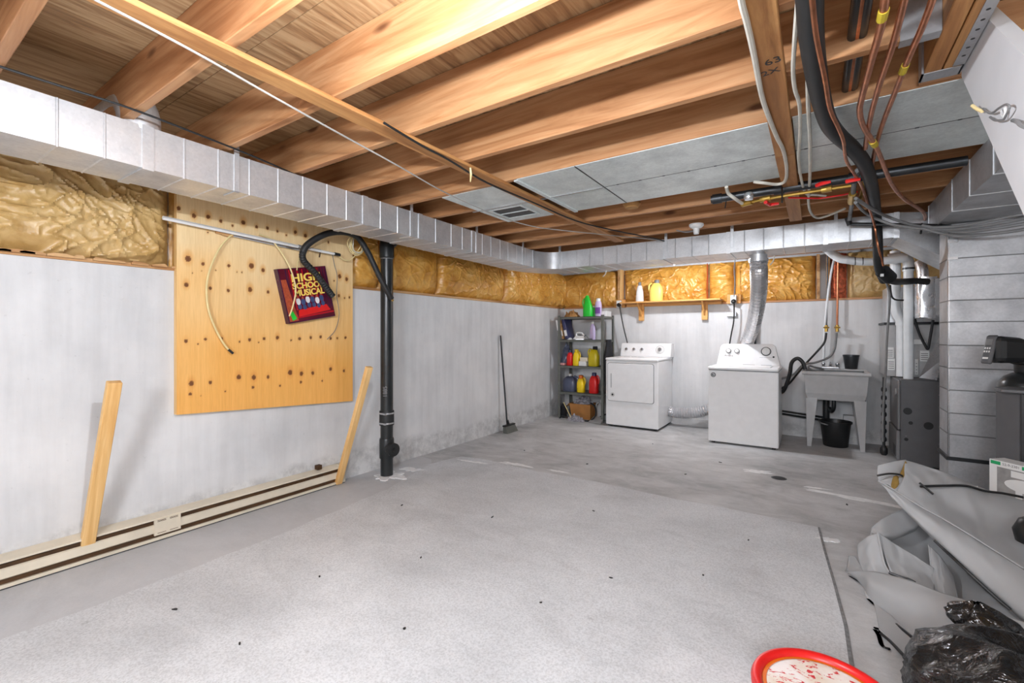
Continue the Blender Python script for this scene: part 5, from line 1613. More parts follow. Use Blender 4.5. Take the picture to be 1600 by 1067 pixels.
# head: faceplate tilted toward the room and a rounded hood behind
rx = Vector((0.832, 0.555, 0)); nx = Vector((-0.78, -0.62, 0)).normalized()
side = Vector((0.62, -0.78, 0)).normalized()
m = MB()
fw, fh = 0.05, 0.155
fc_ = f0
face = [fc_ + side * a * fw + Vector((0, 0, b2 * fh / 2)) + nx * (-0.02 * b2) for a, b2 in ((-0.5, -1), (0.5, -1), (0.5, 1), (-0.5, 1))]
back = [p_ - nx * 0.02 + (p_ - fc_) * 0.15 for p_ in face]
m.hexa([face[0], face[1], back[1], back[0], face[3], face[2], back[2], back[3]])
head = m.build('control_panel', 'furnace', so, bevel=0.008)
m = MB()
hood = [fc_ - nx * 0.02 + side * a * 0.06 + Vector((0, 0, b2 * 0.085)) for a, b2 in ((-0.6, -1), (0.9, -0.9), (0.9, 0.95), (-0.6, 1))]
hood2 = [fc_ - nx * 0.17 + side * a * 0.09 + Vector((0, 0, b2 * 0.08 - 0.005)) for a, b2 in ((-0.6, -0.9), (1.0, -0.9), (1.0, 0.9), (-0.6, 0.9))]
m.hexa([hood[0], hood[1], hood2[1], hood2[0], hood[3], hood[2], hood2[2], hood2[3]])
m.build('control_hood', 'black', so, bevel=0.03)


def onf(a, b2, d=0.001):
    return fc_ + side * a * fw + Vector((0, 0, b2 * fh / 2)) + nx * (d - 0.02 * b2)


m = MB(); m.add([onf(-.34, .35), onf(.34, .35), onf(.34, .8), onf(-.34, .8), onf(-.34, .35, .002), onf(.34, .35, .002), onf(.34, .8, .002), onf(-.34, .8, .002)], [(4, 5, 6, 7), (0, 1, 5, 4), (1, 2, 6, 5), (2, 3, 7, 6), (3, 0, 4, 7)]); m.build('display', 'cable_g', head)
m = MB()
for a in (-.24, 0, .24):
    for b2 in (0.1, -0.15):
        m.add([onf(a - .08, b2 - .07, .002), onf(a + .08, b2 - .07, .002), onf(a + .08, b2 + .07, .002), onf(a - .08, b2 + .07, .002)], [(0, 1, 2, 3)])
m.add([onf(-.3, -.72, .002), onf(.3, -.72, .002), onf(.3, -.58, .002), onf(-.3, -.58, .002)], [(0, 1, 2, 3)])
m.build('keypad', 'whitep', head)
for k in range(3):
    m = MB(); m.tube([Vector((1.12, 4.08, 1.15)) + Vector((0.05 * k, -0.05, 0.02 * k)), Vector((1.16, 4.05, 1.27)) + Vector((0.05 * k, -0.05, 0))], 0.02, 10); m.build('bypass_fitting', 'black', so, True)
m = MB(); m.tube([(1.06, 3.86, 1.16), (1.12, 3.84, 1.2), (1.3, 3.85, 1.1)], 0.008, 6, smooth_path=4); m.build('lead', 'cable_g', so)
bt = thing('brine_tank', 'black square salt cabinet with grey side panel in front of the softener tank', 'tank', (1.12, 3.82, 0))
m = MB(); m.prism([(0.90, 3.86), (0.965, 3.745), (1.40, 3.62), (1.45, 3.84), (0.96, 3.93)], 0.0, 0.965); m.build('tank_body', 'black', bt, bevel=0.006)
m = MB(); m.prism([(0.895, 3.855), (0.962, 3.737), (0.968, 3.742), (0.905, 3.86)], 0.0, 0.96); m.build('side_panel', 'furnace', bt)
m = MB(); m.prism([(0.89, 3.862), (0.885, 3.73), (1.42, 3.60), (1.46, 3.85), (0.96, 3.945)], 0.965, 0.985); m.build('tank_lid', 'furnace', bt, bevel=0.005)
pb = thing('product_box', 'white cardboard box with green band and bathroom picture behind the grey tarp', 'box', (0.95, 3.6, 0))
A_ = Vector((0.825, 3.665, 0)); ax_ = Vector((0.36, -0.40, 0)).normalized(); bn = Vector((-ax_.y, ax_.x, 0)) * 1
H_ = 0.592; Wd = 0.42
if bn.y < 0:
    bn = -bn
cr = [A_, A_ + ax_ * Wd, A_ + ax_ * Wd + bn * 0.10, A_ + bn * 0.10]
m = MB(); m.hexa([tuple(c + Vector((0, 0, 0.002))) for c in cr] + [tuple(c + Vector((0, 0, H_))) for c in cr]); pbody = m.build('carton', 'whitep', pb)


def onb(u, z, d):
    return A_ + ax_ * u - bn * d + Vector((0, 0, z))


def bquad(mb, u0, u1, z0, z1, d):
    mb.add([onb(u0, z0, 0), onb(u1, z0, 0), onb(u1, z1, 0), onb(u0, z1, 0), onb(u0, z0, d), onb(u1, z0, d), onb(u1, z1, d), onb(u0, z1, d)], [(4, 5, 6, 7), (0, 1, 5, 4), (1, 2, 6, 5), (2, 3, 7, 6), (3, 0, 4, 7)])


M['bandgreen'] = plain('printed_green', (22, 158, 96), 0.4, 0, 0.05)
M['photo_g'] = plain('printed_grey_scene', (150, 148, 146), 0.5, 0, 0.2, 20)
m = MB(); bquad(m, 0.006, 0.052, H_ - 0.024, H_ - 0.005, 0.0006); m.build('green_band', 'bandgreen', pb)
m = MB(); bquad(m, 0.148, 0.24, H_ - 0.024, H_ - 0.005, 0.0006); m.build('green_band', 'bandgreen', pb)
m = MB(); text_mesh(m, '52-9-2381', 0.019, onb(0.1, H_ - 0.021, 0.001), ax_, (0, 0, 1), 0.0003); m.build('carton_lettering', 'cable_g', pb)
m = MB(); bquad(m, 0.036, 0.40, 0.05, H_ - 0.034, 0.0006); m.build('printed_scene', 'photo_g', pb)
m = MB()
pl = [onb(0.11 + 0.10 * math.cos(a) + 0.06, H_ - 0.115 + 0.035 * math.sin(a), 0.001) for a in [2 * PI * k / 24 for k in range(24)]]
m.add(pl, [tuple(range(24))]); bquad(m, 0.12, 0.15, H_ - 0.22, H_ - 0.11, 0.0009); bquad(m, 0.10, 0.2, H_ - 0.075, H_ - 0.04, 0.0009); m.build('printed_fixture', 'cover_white' if 'cover_white' in M else 'whitep', pb)

# ================================================================ stairs
stt = thing('staircase', 'grey-white stair stringer climbing away at the upper right, with loose wires', 'stairs', (0.9, 1.2, 0))
lo = lambda y: 1.70 + 0.91 * (y - 1.75)
m = MB(); m.prism([(0.0, 0.0), (0.25, 0.0), (2.385, lo(2.385)), (2.385, 2.53), (2.24, 2.47), (0.0, lo(0.0) + 0.345)], 0.462, 0.50, 'X'); m.build('stringer', 'stringer', stt)
m = MB(); m.prism([(0.0, 0.0), (0.25, 0.0), (2.385, lo(2.385)), (2.385, 2.53), (2.24, 2.47), (0.0, lo(0.0) + 0.345)], 1.375, 1.413, 'X'); m.build('stringer', 'stringer', stt)
for k in range(11):
    z = 0.2 + k * 0.205
    y = 1.75 + (z - 1.86) / 0.91
    m = MB(); m.rbox(0.50, 1.375, y - 0.12, y + 0.13, z - 0.035, z, 0.004); m.build('tread', 'stairwood', stt)
sw = [(0.455,2.087,2.035), (0.45,1.987,1.981), (0.445,1.884,1.957), (0.445,1.83,1.944), (0.445,1.805,1.925), (0.447,1.839,1.917), (0.45,1.877,1.918), (0.45,1.945,1.943), (0.452,2.002,1.975)]
cable('loose_wire', sw, 0.0032, 'cable_g', 'grey wire ends twisted and poking from the stair stringer')
m = MB(); m.tube([(0.44,2.138,2.071), (0.445,2.11,2.047), (0.452,2.08,2.024)], 0.005, 6, smooth_path=3)
tag(m.build('wire_stub', 'cable_y'), 'yellow stub of wire poking out past the stair stringer edge', 'wire')
cable('loose_wire', [(0.455,1.82,1.893), (0.447,1.755,1.866), (0.447,1.724,1.844), (0.455,1.686,1.818)], 0.005, 'cable_g', 'short grey wire on the stair stringer at the right photo edge')
m = MB(); m.tube([(0.453,1.872,1.95), (0.453,1.866,1.934), (0.453,1.877,1.923)], 0.004, 6); m.tube([(0.455,1.915,1.96), (0.452,1.891,1.934)], 0.0025, 5)
tag(m.build('wire_clip', 'whitep'), 'white clip holding the twisted wires on the stair stringer', 'clip')

# ================================================================ pipes and cables under the joists
cable('ceiling_cable', carry_back([(-1.717,0.345,2.262),(-1.724,0.426,2.262),(-1.747,0.677,2.255),(-1.81,0.97,2.255),(-1.878,1.306,2.255),(-1.968,1.779,2.255),(-2.083,2.338,2.255),(-2.133,3.013,2.255),(-2.088,3.437,2.255),(-1.953,3.788,2.265),(-1.505,4.637,2.29),(-1.348,4.895,2.29)]), 0.0042, 'cable_m', 'long thin cable slung under the joists just left of the strapping board', 'cable')
cable('ceiling_cable', [(-1.635,1.401,2.262),(-1.672,1.682,2.262),(-1.683,1.889,2.262),(-1.736,2.311,2.262),(-1.717,2.827,2.262),(-1.691,3.517,2.262),(-1.551,4.04,2.262),(-1.355,4.577,2.262),(-1.286,5.04,2.28)], 0.006, 'rubber', 'black cable running along the right edge of the strapping board to the back duct', 'cable')
cable('ceiling_cable', [(-2.518,0.351,2.293),(-2.513,0.523,2.293),(-2.507,0.726,2.293),(-2.547,0.987,2.293),(-2.616,1.33,2.293),(-2.722,1.706,2.293)], 0.005, 'rubber', 'dark cable lying along the top edge of the left duct', 'cable')
cable('white_cable', carry_back([(-0.175,1.404,2.25),(-0.176,1.468,2.25),(-0.174,1.551,2.25),(-0.174,1.742,2.25),(-0.178,2.063,2.25),(-0.167,2.334,2.25),(-0.154,2.541,2.25),(-0.138,2.737,2.25),(-0.137,3.031,2.25),(-0.155,3.279,2.25),(-0.199,3.336,2.25),(-0.265,3.263,2.25),(-0.326,3.266,2.27)]), 0.0095, 'cable', 'thick white cable curving down the left side of the wide plank')
cable('white_cable', carry_back([(-0.039,1.5,2.25),(-0.055,1.721,2.25),(-0.067,1.926,2.25),(-0.066,2.081,2.25),(-0.055,2.237,2.25),(-0.061,2.561,2.25),(-0.076,2.934,2.25),(-0.07,3.379,2.25),(-0.051,3.673,2.25),(-0.007,3.719,2.25),(0.059,3.797,2.25)]), 0.0075, 'cable', 'white cable hanging right of the wide plank, left of the two')
cable('white_cable', [(-0.023,1.946,2.25),(-0.025,2.29,2.25),(-0.022,2.766,2.25),(-0.03,3.405,2.25),(-0.041,3.838,2.25),(-0.033,4.206,2.25),(0.004,4.463,2.25),(0.069,4.458,2.25),(0.186,4.265,2.25)], 0.0085, 'cable', 'white cable with clips between the plank and the black line set')
cable('white_cable', [(-0.483,3.245,2.26),(-0.483,3.329,2.24),(-0.45,3.368,2.21),(-0.418,3.491,2.2),(-0.406,3.518,2.2)], 0.011, 'cable', 'short white cable dropping to the brass pipe fittings')
# the black insulated line set
ls = thing('insulated_line_set', 'thick black foam-covered line set sweeping from the ceiling down to the furnace', 'pipe', (0.144,2.743,2.22))
pts = carry_back([(-0.015,1.389,2.22),(-0.013,1.497,2.22),(-0.011,1.658,2.22),(-0.002,1.862,2.22),(0.016,2.124,2.22),(0.046,2.399,2.22),(0.089,2.595,2.22),(0.147,2.79,2.22),(0.21,3.052,2.22),(0.26,3.356,2.22),(0.315,3.809,2.235),(0.41,4.7,2.269),(0.418,4.7,2.087),(0.426,4.75,1.938),(0.448,4.9,1.849),(0.497,5.1,1.769)])
m = MB(); m.tube(pts, 0.034, 14, smooth_path=5); m.build('foam_sleeve', 'rubber', ls, True)
m = MB(); m.tube([(0.475,4.96,1.833), (0.53,5.05,1.784)], 0.055, 14, smooth_path=False); tp = m.build('taped_joint', 'black', ls, True)
m = MB(); m.tube([(0.527,5.1,1.772),(0.592,5.3,1.771),(0.691,5.6,1.793),(0.795,5.7,1.802),(0.884,5.75,1.795)], 0.03, 12, smooth_path=4); m.build('foam_sleeve', 'rubber', ls, True)
m = MB(); m.box(-0.01, 0.01, -0.01, 0.01, -0.01, 0.01)
c = Vector((0.467,4.92,1.796)); m.v = [tuple(Vector(q) * 1.1 + c) for q in m.v]; m.build('white_tag', 'whitep', ls)
cable('copper_line', carry_back([(-0.008,1.398,2.19),(-0.007,1.452,2.19),(0.003,1.648,2.19),(0.026,1.909,2.19),(0.048,2.193,2.19),(0.083,2.417,2.19),(0.109,2.607,2.19),(0.131,2.883,2.19),(0.176,3.135,2.19),(0.23,3.431,2.19),(0.311,4.099,2.22),(0.392,4.64,2.181),(0.418,4.66,2.002),(0.464,4.8,1.862)]), 0.0075, 'copper', 'thin copper line strapped along the black line set', 'pipe')
pn = 0
for pts_, r, nm in (([(0.156,1.488,2.21),(0.158,1.595,2.21),(0.162,1.705,2.21),(0.156,1.904,2.21),(0.149,2.189,2.21),(0.151,2.341,2.21),(0.179,2.534,2.21),(0.251,2.849,2.21),(0.377,3.532,2.21),(0.493,3.997,2.21),(0.626,4.385,2.21),(0.692,4.62,2.21),(0.731,4.881,2.21),(0.74,5.126,2.2)], 0.011, 'copper pipe with yellow tags bending away from the ceiling, left of the three'),
                    ([(0.202,1.559,2.22),(0.204,1.642,2.22),(0.205,1.876,2.22),(0.197,2.137,2.22),(0.194,2.395,2.22),(0.199,2.652,2.22),(0.206,2.848,2.22)], 0.010, 'straight dull copper pipe under the joists, middle of the three'),
                    ([(0.272,1.637,2.24),(0.274,1.736,2.24),(0.272,1.865,2.24),(0.264,2.036,2.24),(0.259,2.248,2.24),(0.251,2.551,2.24),(0.25,2.783,2.24),(0.257,3.071,2.24),(0.265,3.266,2.24)], 0.010, 'straight copper pipe nearest the stair trimmer, right of the three')):
    t = thing('copper_pipe', nm, 'pipe', pts_[2])
    pts_ = carry_back(pts_)
    m = MB(); m.tube(pts_, r, 10, smooth_path=5); m.build('pipe', 'copper', t, True)
    if pn == 0:
        a = Vector((0.16,1.64,2.21)); b2 = Vector((0.16,1.687,2.21))
        m = MB(); m.tube([a, b2], 0.0135, 10); m.build('yellow_tag', 'tag', t)
        a = Vector((0.224,2.733,2.21)); b2 = Vector((0.239,2.795,2.21))
        m = MB(); m.tube([a, b2], 0.0145, 10); m.build('yellow_tag', 'tag', t)
    if pn == 2:
        a = Vector((0.262,2.083,2.24)); b2 = Vector((0.26,2.137,2.24))
        m = MB(); m.tube([a, b2], 0.0125, 10); m.build('yellow_tag', 'tag', t)
    pn += 1
# drilled-through pipes between the joists
for (u0, mt, r, nm) in ((1334, 'abs', 0.016, 'dark pipe passing through the joists, left of three close together'), (1341, 'copper', 0.014, 'reddish copper pipe passing through the joists, middle of three close together'), (1349, 'abs', 0.016, 'dark pipe passing through the joists, right of three close together')):
    x = {1334: (0.11,1.952,2.36)[0], 1341: (0.123,1.961,2.36)[0], 1349: (0.137,1.971,2.36)[0]}[u0]
    m = MB(); m.tube([(x, 1.0, 2.36), (x, 2.44, 2.36)], r, 10)
    tag(m.build('joist_pipe', mt, None, True), nm, 'pipe')
# black steel gas pipe and brass valves beyond the panning
gp = thing('iron_pipe', 'long dark iron pipe running crosswise under the joists beyond the zinc sheets', 'pipe', (0.1, 3.52, 2.27))
m = MB(); m.tube([(-0.62, 3.50, 2.262), (0.70, 3.50, 2.262)], 0.028, 12); m.build('pipe', 'steel', gp, True)
for x in (-0.58, -0.2, 0.2):
    m = MB(); m.tube([(x - 0.03, 3.50, 2.262), (x + 0.03, 3.50, 2.262)], 0.035, 12); m.build('fitting', 'steel', gp, True)
vv = thing('brass_valve_line', 'brass valves with red lever handles on a thin pipe near the plank', 'valve', (-0.264,3.486,2.2))
m = MB(); m.tube([(-0.43,3.521,2.2),(-0.338,3.472,2.2),(-0.152,3.443,2.2),(0.053,3.438,2.2),(0.181,3.435,2.2)], 0.010, 8); m.build('pipe', 'brass', vv, True)
for (a, b2) in (((-0.421,3.508,2.2), (-0.358,3.477,2.2)), ((-0.307,3.458,2.2), (-0.246,3.447,2.2)), ((0.033,3.44,2.2), (0.085,3.43,2.2))):
    m = MB(); m.tube([a, b2], 0.02, 10); m.build('valve_body', 'brass', vv, True)
m = MB(); m.lathe([(0.024, 0), (0.03, 0.01), (0.03, 0.03), (0.02, 0.045)], (-0.354,3.263,2.16), 12); m.build('valve_bonnet', 'bright', vv, 40)
for q in ([(-0.274,3.426,2.17),(-0.254,3.511,2.17),(-0.202,3.509,2.17)], [(0.006,3.245,2.18),(0.031,3.221,2.18),(0.074,3.209,2.18)], [(0.148,3.258,2.18),(0.171,3.247,2.18),(0.212,3.249,2.18)]):
    m = MB(); m.tube(q, [0.012, 0.012, 0.008], 6); m.build('lever_handle', 'red', vv, True)
m = MB(); m.tube([(-0.154,3.668,2.24),(0.022,3.804,2.24),(0.148,3.8,2.24),(0.233,3.773,2.24)], 0.006, 6)
tag(m.build('red_tubing', 'red'), 'thin red tubing crossing behind the plank near the red valve handles', 'pipe')
m = MB(); m.tube([(-0.181,3.446,2.26), (-0.174,3.318,2.18), (-0.168,3.206,2.1)], 0.005, 6); tag(m.build('pipe_hook', 'steel'), 'small dark hook hanging at the edge of the wide plank', 'hook')
m = MB(); m.tube([(-0.508,3.472,2.29), (-0.518,3.48,2.24), (-0.536,3.547,2.2)], 0.004, 5); tag(m.build('hanging_wire', 'steel'), 'thin dark wire dangling left of the short white cable', 'wire')
dp2 = thing('drop_pipe', 'slim grey pipe cluster dropping in front of the back duct', 'pipe', (0.189,3.933,2.2))
m = MB(); m.tube([(0.208,3.377,2.27),(0.203,3.561,2.25),(0.207,3.8,2.2),(0.233,4.5,2.276),(0.229,4.6,2.221)], 0.014, 8, smooth_path=3); m.build('pipe', 'cable_g', dp2, True)
m = MB(); m.tube([(0.2,3.668,2.21), (0.204,3.869,2.2)], 0.022, 8); m.build('valve', 'brass', dp2)
m = MB(); m.tube([(0.258,3.569,2.27),(0.256,3.725,2.24),(0.25,3.936,2.2)], 0.010, 8); m.build('pipe', 'brass', dp2)
hp = thing('black_pipe', 'thin black horizontal pipe in front of the back duct, tied to grey cables', 'pipe', (0.516,4.55,2.156))
m = MB(); m.tube([(0.228,4.66,2.228),(0.245,4.66,2.205),(0.528,4.66,2.162),(0.752,4.44,2.079),(0.795,4.4,2.061)], 0.014, 8); m.build('pipe', 'steel', hp, True)
m = MB(); m.tube([(0.22,4.66,2.261), (0.237,4.66,2.196)], 0.02, 8); m.build('elbow', 'black', hp)
for u in (0, 1):
    a = Vector((0.66,4.5,2.103) if u == 0 else (0.748,4.42,2.071))
    m = MB(); m.tube([a + Vector((0.0, 0, 0.02)), a + Vector((-0.01, -0.01, -0.06))], 0.007, 6); m.build('cable_tie', 'black', hp)
for i, (pts_, nm) in enumerate((([(0.218,3.692,2.18),(0.316,3.984,2.17),(0.454,4.5,2.204),(0.582,4.48,2.124),(0.68,4.42,2.075),(0.835,4.35,2.05),(0.998,4.25,2.055),(1.155,4.2,2.071)], 'grey cable swagging across to the tall duct, highest of the bundle'),
                                ([(0.221,3.756,2.17),(0.325,4.5,2.252),(0.415,4.5,2.18),(0.508,4.48,2.124),(0.68,4.42,2.061),(0.835,4.35,2.028),(0.998,4.25,2.026),(1.155,4.2,2.039)], 'grey cable swagging across to the tall duct, second of the bundle'),
                                ([(0.645,4.42,2.094),(0.745,4.4,2.049),(0.835,4.35,2.006),(0.998,4.25,1.996),(1.155,4.2,2.006)], 'grey cable swagging across to the tall duct, third of the bundle'),
                                ([(0.643,4.41,2.073),(0.743,4.39,2.02),(0.833,4.34,1.978),(0.996,4.24,1.961),(1.153,4.19,1.969)], 'grey cable swagging across to the tall duct, lowest of the bundle'))):
    cable('grey_cable', pts_, 0.011, 'cable_g', nm, 'cable', 5, 8)
m = MB(); m.tube([(-0.528,5.3,2.14),(-0.52,5.33,2.097)], 0.005, 5)
for i, (pp, nm) in enumerate((([(-0.338,5.2,2.081),(-0.349,5.2,2.025),(-0.377,5.2,1.989)], 'small white wire tail under the back duct right of the vent hose'), ([(-2.142,5.3,2.103),(-2.151,5.3,2.041),(-2.184,5.3,2.012)], 'small white wire tail under the back duct above the steel rack'))):
    cable('wire_tail', pp, 0.006, 'cable', nm, 'wire')
# lampholder on the joists in front of the back duct
lh = thing('lampholder', 'white ceiling lampholder without shade in front of the back duct', 'lamp', (-0.91,4.42,2.3))
lx, ly = (-0.901,4.375,2.29)[0], (-0.901,4.375,2.29)[1]
m = MB(); m.lathe([(0.062, 0.0), (0.064, -0.012), (0.052, -0.03), (0.03, -0.038)], (lx, ly, 2.30), 24); m.build('base', 'whitep', lh, 40)
m = MB(); m.lathe([(0.028, -0.036), (0.026, -0.07), (0.022, -0.09)], (lx, ly, 2.30), 18); m.build('socket', 'whitep', lh, 40)
m = MB(); m.tube([(lx - 0.02, ly, 2.24), (lx - 0.09, ly - 0.02, 2.235), (lx - 0.17, ly - 0.02, 2.262)], 0.006, 6, smooth_path=3); m.build('wire', 'cable_g', lh, True)
bu = thing('ceiling_bulb', 'bare lit bulb hanging on a cord just above the top edge of the photo', 'lamp', (-0.80, 0.63, 2.53))
m = MB(); m.lathe([(0.05, 0.0), (0.05, -0.012), (0.03, -0.03), (0.006, -0.035), (0.005, -0.33), (0.02, -0.335), (0.02, -0.385), (0.016, -0.39)], (-0.80, 0.63, 2.53), 20); m.build('lampholder', 'whitep', bu, 40)
m = MB(); m.lathe([(0.014, -0.385), (0.016, -0.40), (0.028, -0.425), (0.03, -0.445), (0.022, -0.468), (0.006, -0.476)], (-0.80, 0.63, 2.53), 18); m.build('glass_bulb', 'glow', bu, True)
b3 = thing('ceiling_bulb', 'bare lit bulb hidden behind the back duct above the laundry', 'lamp', (-1.3, 5.80, 2.30))
m = MB(); m.lathe([(0.06, 0.0), (0.06, -0.012), (0.045, -0.03), (0.025, -0.045)], (-1.3, 5.80, 2.30), 20); m.build('lampholder', 'whitep', b3, 40)
m = MB(); m.lathe([(0.014, -0.045), (0.016, -0.06), (0.028, -0.085), (0.03, -0.105), (0.022, -0.128), (0.006, -0.136)], (-1.3, 5.80, 2.30), 18); m.build('glass_bulb', 'glow', b3, True)
# paper scraps caught under the strap
m = MB(); m.tube([(-1.682,2.083,2.275), (-1.683,2.091,2.24), (-1.677,2.077,2.19)], [0.006, 0.008, 0.004], 5)
tag(m.build('paper_scrap', 'cable_y'), 'shred of pale paper dangling from the strapping board', 'paper')
m = MB(); m.lathe([(0.05, 0), (0.07, 0.03), (0.06, 0.07), (0.03, 0.09)], (-1.212,3.53,2.3), 16)
tag(m.build('fibre_wad', 'paper', None, True), 'wad of brownish fibre stuffed between the joists beyond the zinc sheets', 'insulation')

# floor drain
fd = thing('floor_drain', 'small round dark drain grate set in the concrete floor', 'drain', (-0.274, 4.755, 0))
m = MB(); m.prism(circ(-0.274, 4.755, 0.062, 24), 0.0004, 0.002); m.build('rim', 'steel', fd)
m = MB()
for k in range(-3, 4):
    w_ = math.sqrt(max(0, 0.05 ** 2 - (k * 0.014) ** 2))
    m.box(-0.274 - w_, -0.274 + w_, 4.755 + k * 0.014 - 0.004, 4.755 + k * 0.014 + 0.004, 0.002, 0.003)
m.build('grate_slots', 'black', fd)

# ================================================================ grey canvas heap
M['canvas'] = plain('grey_canvas', (170, 171, 172), 0.8, 0, 0.07, 3, 0.12)
M['lining'] = plain('tan_lining', (150, 120, 60), 0.8, 0, 0.15)
tarp = thing('canvas_cover', 'heap of folded grey canvas with black piping on the floor at the right', 'tarp', (0.6, 2.75, 0))


def cr1(p0, p1, p2, p3, t):
    return 0.5 * ((2 * p1) + (p2 - p0) * t + (2 * p0 - 5 * p1 + 4 * p2 - p3) * t * t + (3 * p1 - p0 - 3 * p2 + p3) * t ** 3)


def spl(P, t):
    n = len(P) - 1
    x = t * n
    i = min(int(x), n - 1)
    return cr1(P[max(i - 1, 0)], P[i], P[i + 1], P[min(i + 2, n)], x - i)


def canvas(rows, name='canvas_panel', nu=44, nv=20, amp=0.012, mat='canvas', seed=0):
    R = [[Vector(q) for q in r] for r in rows]

    def fn(u, w):
        col = [spl(r, u) for r in R]
        p_ = spl(col, w)
        q = Vector((u * 5 + seed, w * 2.2 + seed * 2, seed))
        d = amp * (noise.noise(q) + 0.6 * noise.noise(q * 2.3)) * min(1, 8 * min(u + 0.05, 1.05 - u, w + 0.05, 1.05 - w))
        p_ = p_ + Vector((-0.35 * d, -0.7 * d, 0.6 * d))
        p_.z = max(p_.z, 0.009)
        return tuple(p_)
    m = MB(); m.grid(fn, nu, nv)
    o = m.build(name, mat, tarp, True, solid=0.005)
    if sum((p_.normal.dot(Vector((0.2, -0.8, 0.5))) for p_ in o.data.polygons)) < 0:
        o.data.flip_normals()
    return o


def piping(pts, r=0.005, mat='black'):
    if mat == 'black':
        r *= 1.35
    pts = [Vector(q) + Vector((-0.006, -0.014, 0.006)) for q in pts]
    m = MB(); m.tube(pts, r, 6, smooth_path=8)
    m.v = [(x, y, max(z, 0.008)) for x, y, z in m.v]
    m.build('piping', mat, tarp, True)


# deep inner folds, then the outer panels over them
canvas([[(0.264,3.252,0.213),(0.34,3.376,0.246),(0.454,3.5,0.279),(0.627,3.543,0.21),(0.82,3.491,0.066),(1.039,3.457,-0.117)],
        [(0.26,3.202,0.191),(0.383,3.38,0.144),(0.54,3.509,0.091),(0.696,3.493,0.031),(0.845,3.4,-0.038),(0.994,3.307,-0.148)],
        [(0.282,3.145,0.182),(0.401,3.248,0.086),(0.521,3.304,0.009),(0.652,3.271,-0.021),(0.788,3.169,-0.04),(0.949,3.156,-0.141)],
        [(0.309,3.067,0.075),(0.413,3.088,0.039),(0.496,3.071,0.024),(0.597,2.994,0.015),(0.716,2.881,0.012),(0.858,2.856,-0.058)]], amp=0.03, seed=1)
canvas([[(0.257,3.2,0.208),(0.279,3.239,0.243),(0.383,3.38,0.283),(0.509,3.488,0.312)],
        [(0.252,3.172,0.196),(0.305,3.16,0.214),(0.383,3.26,0.206),(0.485,3.4,0.227)],
        [(0.252,3.172,0.21),(0.325,3.221,0.164),(0.391,3.325,0.159),(0.475,3.441,0.174)]], amp=0.012, seed=2, nu=24)
canvas([[(0.276,3.044,0.262),(0.284,2.989,0.209),(0.293,2.936,0.146),(0.315,2.902,0.119),(0.355,2.881,0.118),(0.399,2.862,0.118)],
        [(0.227,3.036,0.233),(0.231,2.978,0.183),(0.242,2.926,0.129),(0.258,2.876,0.094),(0.299,2.843,0.075),(0.367,2.829,0.066)],
        [(0.19,3.083,0.165),(0.187,3.033,0.129),(0.198,2.992,0.085),(0.213,2.942,0.068),(0.242,2.889,0.055),(0.299,2.843,0.038)]], amp=0.012, seed=3, nu=30)
canvas([[(0.276,3.044,0.262),(0.348,3.068,0.211),(0.425,3.084,0.166),(0.501,3.098,0.116)],
        [(0.295,2.973,0.169),(0.353,2.999,0.142),(0.43,3.027,0.11),(0.492,3.044,0.083)],
        [(0.311,2.911,0.116),(0.359,2.907,0.107),(0.411,2.894,0.104),(0.47,2.909,0.085)]], amp=0.012, seed=9, nu=24)
canvas([[(0.49,3.187,0.202),(0.537,3.17,0.155),(0.581,3.152,0.077)],
        [(0.487,3.089,0.11),(0.527,3.043,0.093),(0.569,3.023,0.053)],
        [(0.465,2.906,0.061),(0.511,2.889,0.054),(0.555,2.894,0.042)]], amp=0.01, seed=10, nu=20)
canvas([[(0.156,3.181,0.054),(0.181,3.126,0.076),(0.204,3.044,0.068),(0.264,2.94,0.077)],
        [(0.149,3.152,0.021),(0.184,3.079,0.048),(0.215,2.98,0.062),(0.27,2.896,0.067)],
        [(0.14,3.098,-0.005),(0.184,2.983,0.051),(0.229,2.893,0.081),(0.275,2.852,0.076)]], amp=0.008, seed=4, nu=20)
canvas([[(0.134,3.07,0.002),(0.196,2.967,0.072),(0.259,2.889,0.118),(0.362,2.789,0.155),(0.456,2.696,0.172),(0.53,2.661,0.177),(0.652,2.622,0.166),(0.795,2.645,0.142)],
        [(0.155,3.06,-0.015),(0.201,2.922,0.054),(0.234,2.8,0.093),(0.338,2.689,0.124),(0.431,2.607,0.152),(0.514,2.578,0.167),(0.637,2.564,0.141),(0.777,2.585,0.119)],
        [(0.187,3.033,-0.038),(0.206,2.926,-0.015),(0.218,2.814,0.007),(0.323,2.655,0.049),(0.395,2.571,0.05),(0.465,2.521,0.05),(0.582,2.479,0.045),(0.72,2.499,0.029)],
        [(0.208,3.023,-0.057),(0.214,2.931,-0.054),(0.22,2.839,-0.039),(0.295,2.696,-0.011),(0.354,2.568,0.004),(0.422,2.493,-0.002),(0.515,2.411,-0.001),(0.633,2.417,-0.026)]], amp=0.012, seed=5, nu=56)
canvas([[(0.229,2.821,-0.043),(0.289,2.704,-0.032),(0.354,2.568,-0.012),(0.422,2.493,-0.015),(0.501,2.425,-0.017)],
        [(0.235,2.729,-0.042),(0.28,2.627,-0.03),(0.334,2.506,-0.015),(0.4,2.418,-0.009),(0.47,2.356,-0.01)],
        [(0.233,2.547,0.013),(0.265,2.484,0.009),(0.305,2.379,0.014),(0.374,2.317,0.011),(0.434,2.26,0.008)]], amp=0.005, seed=6, nu=30)
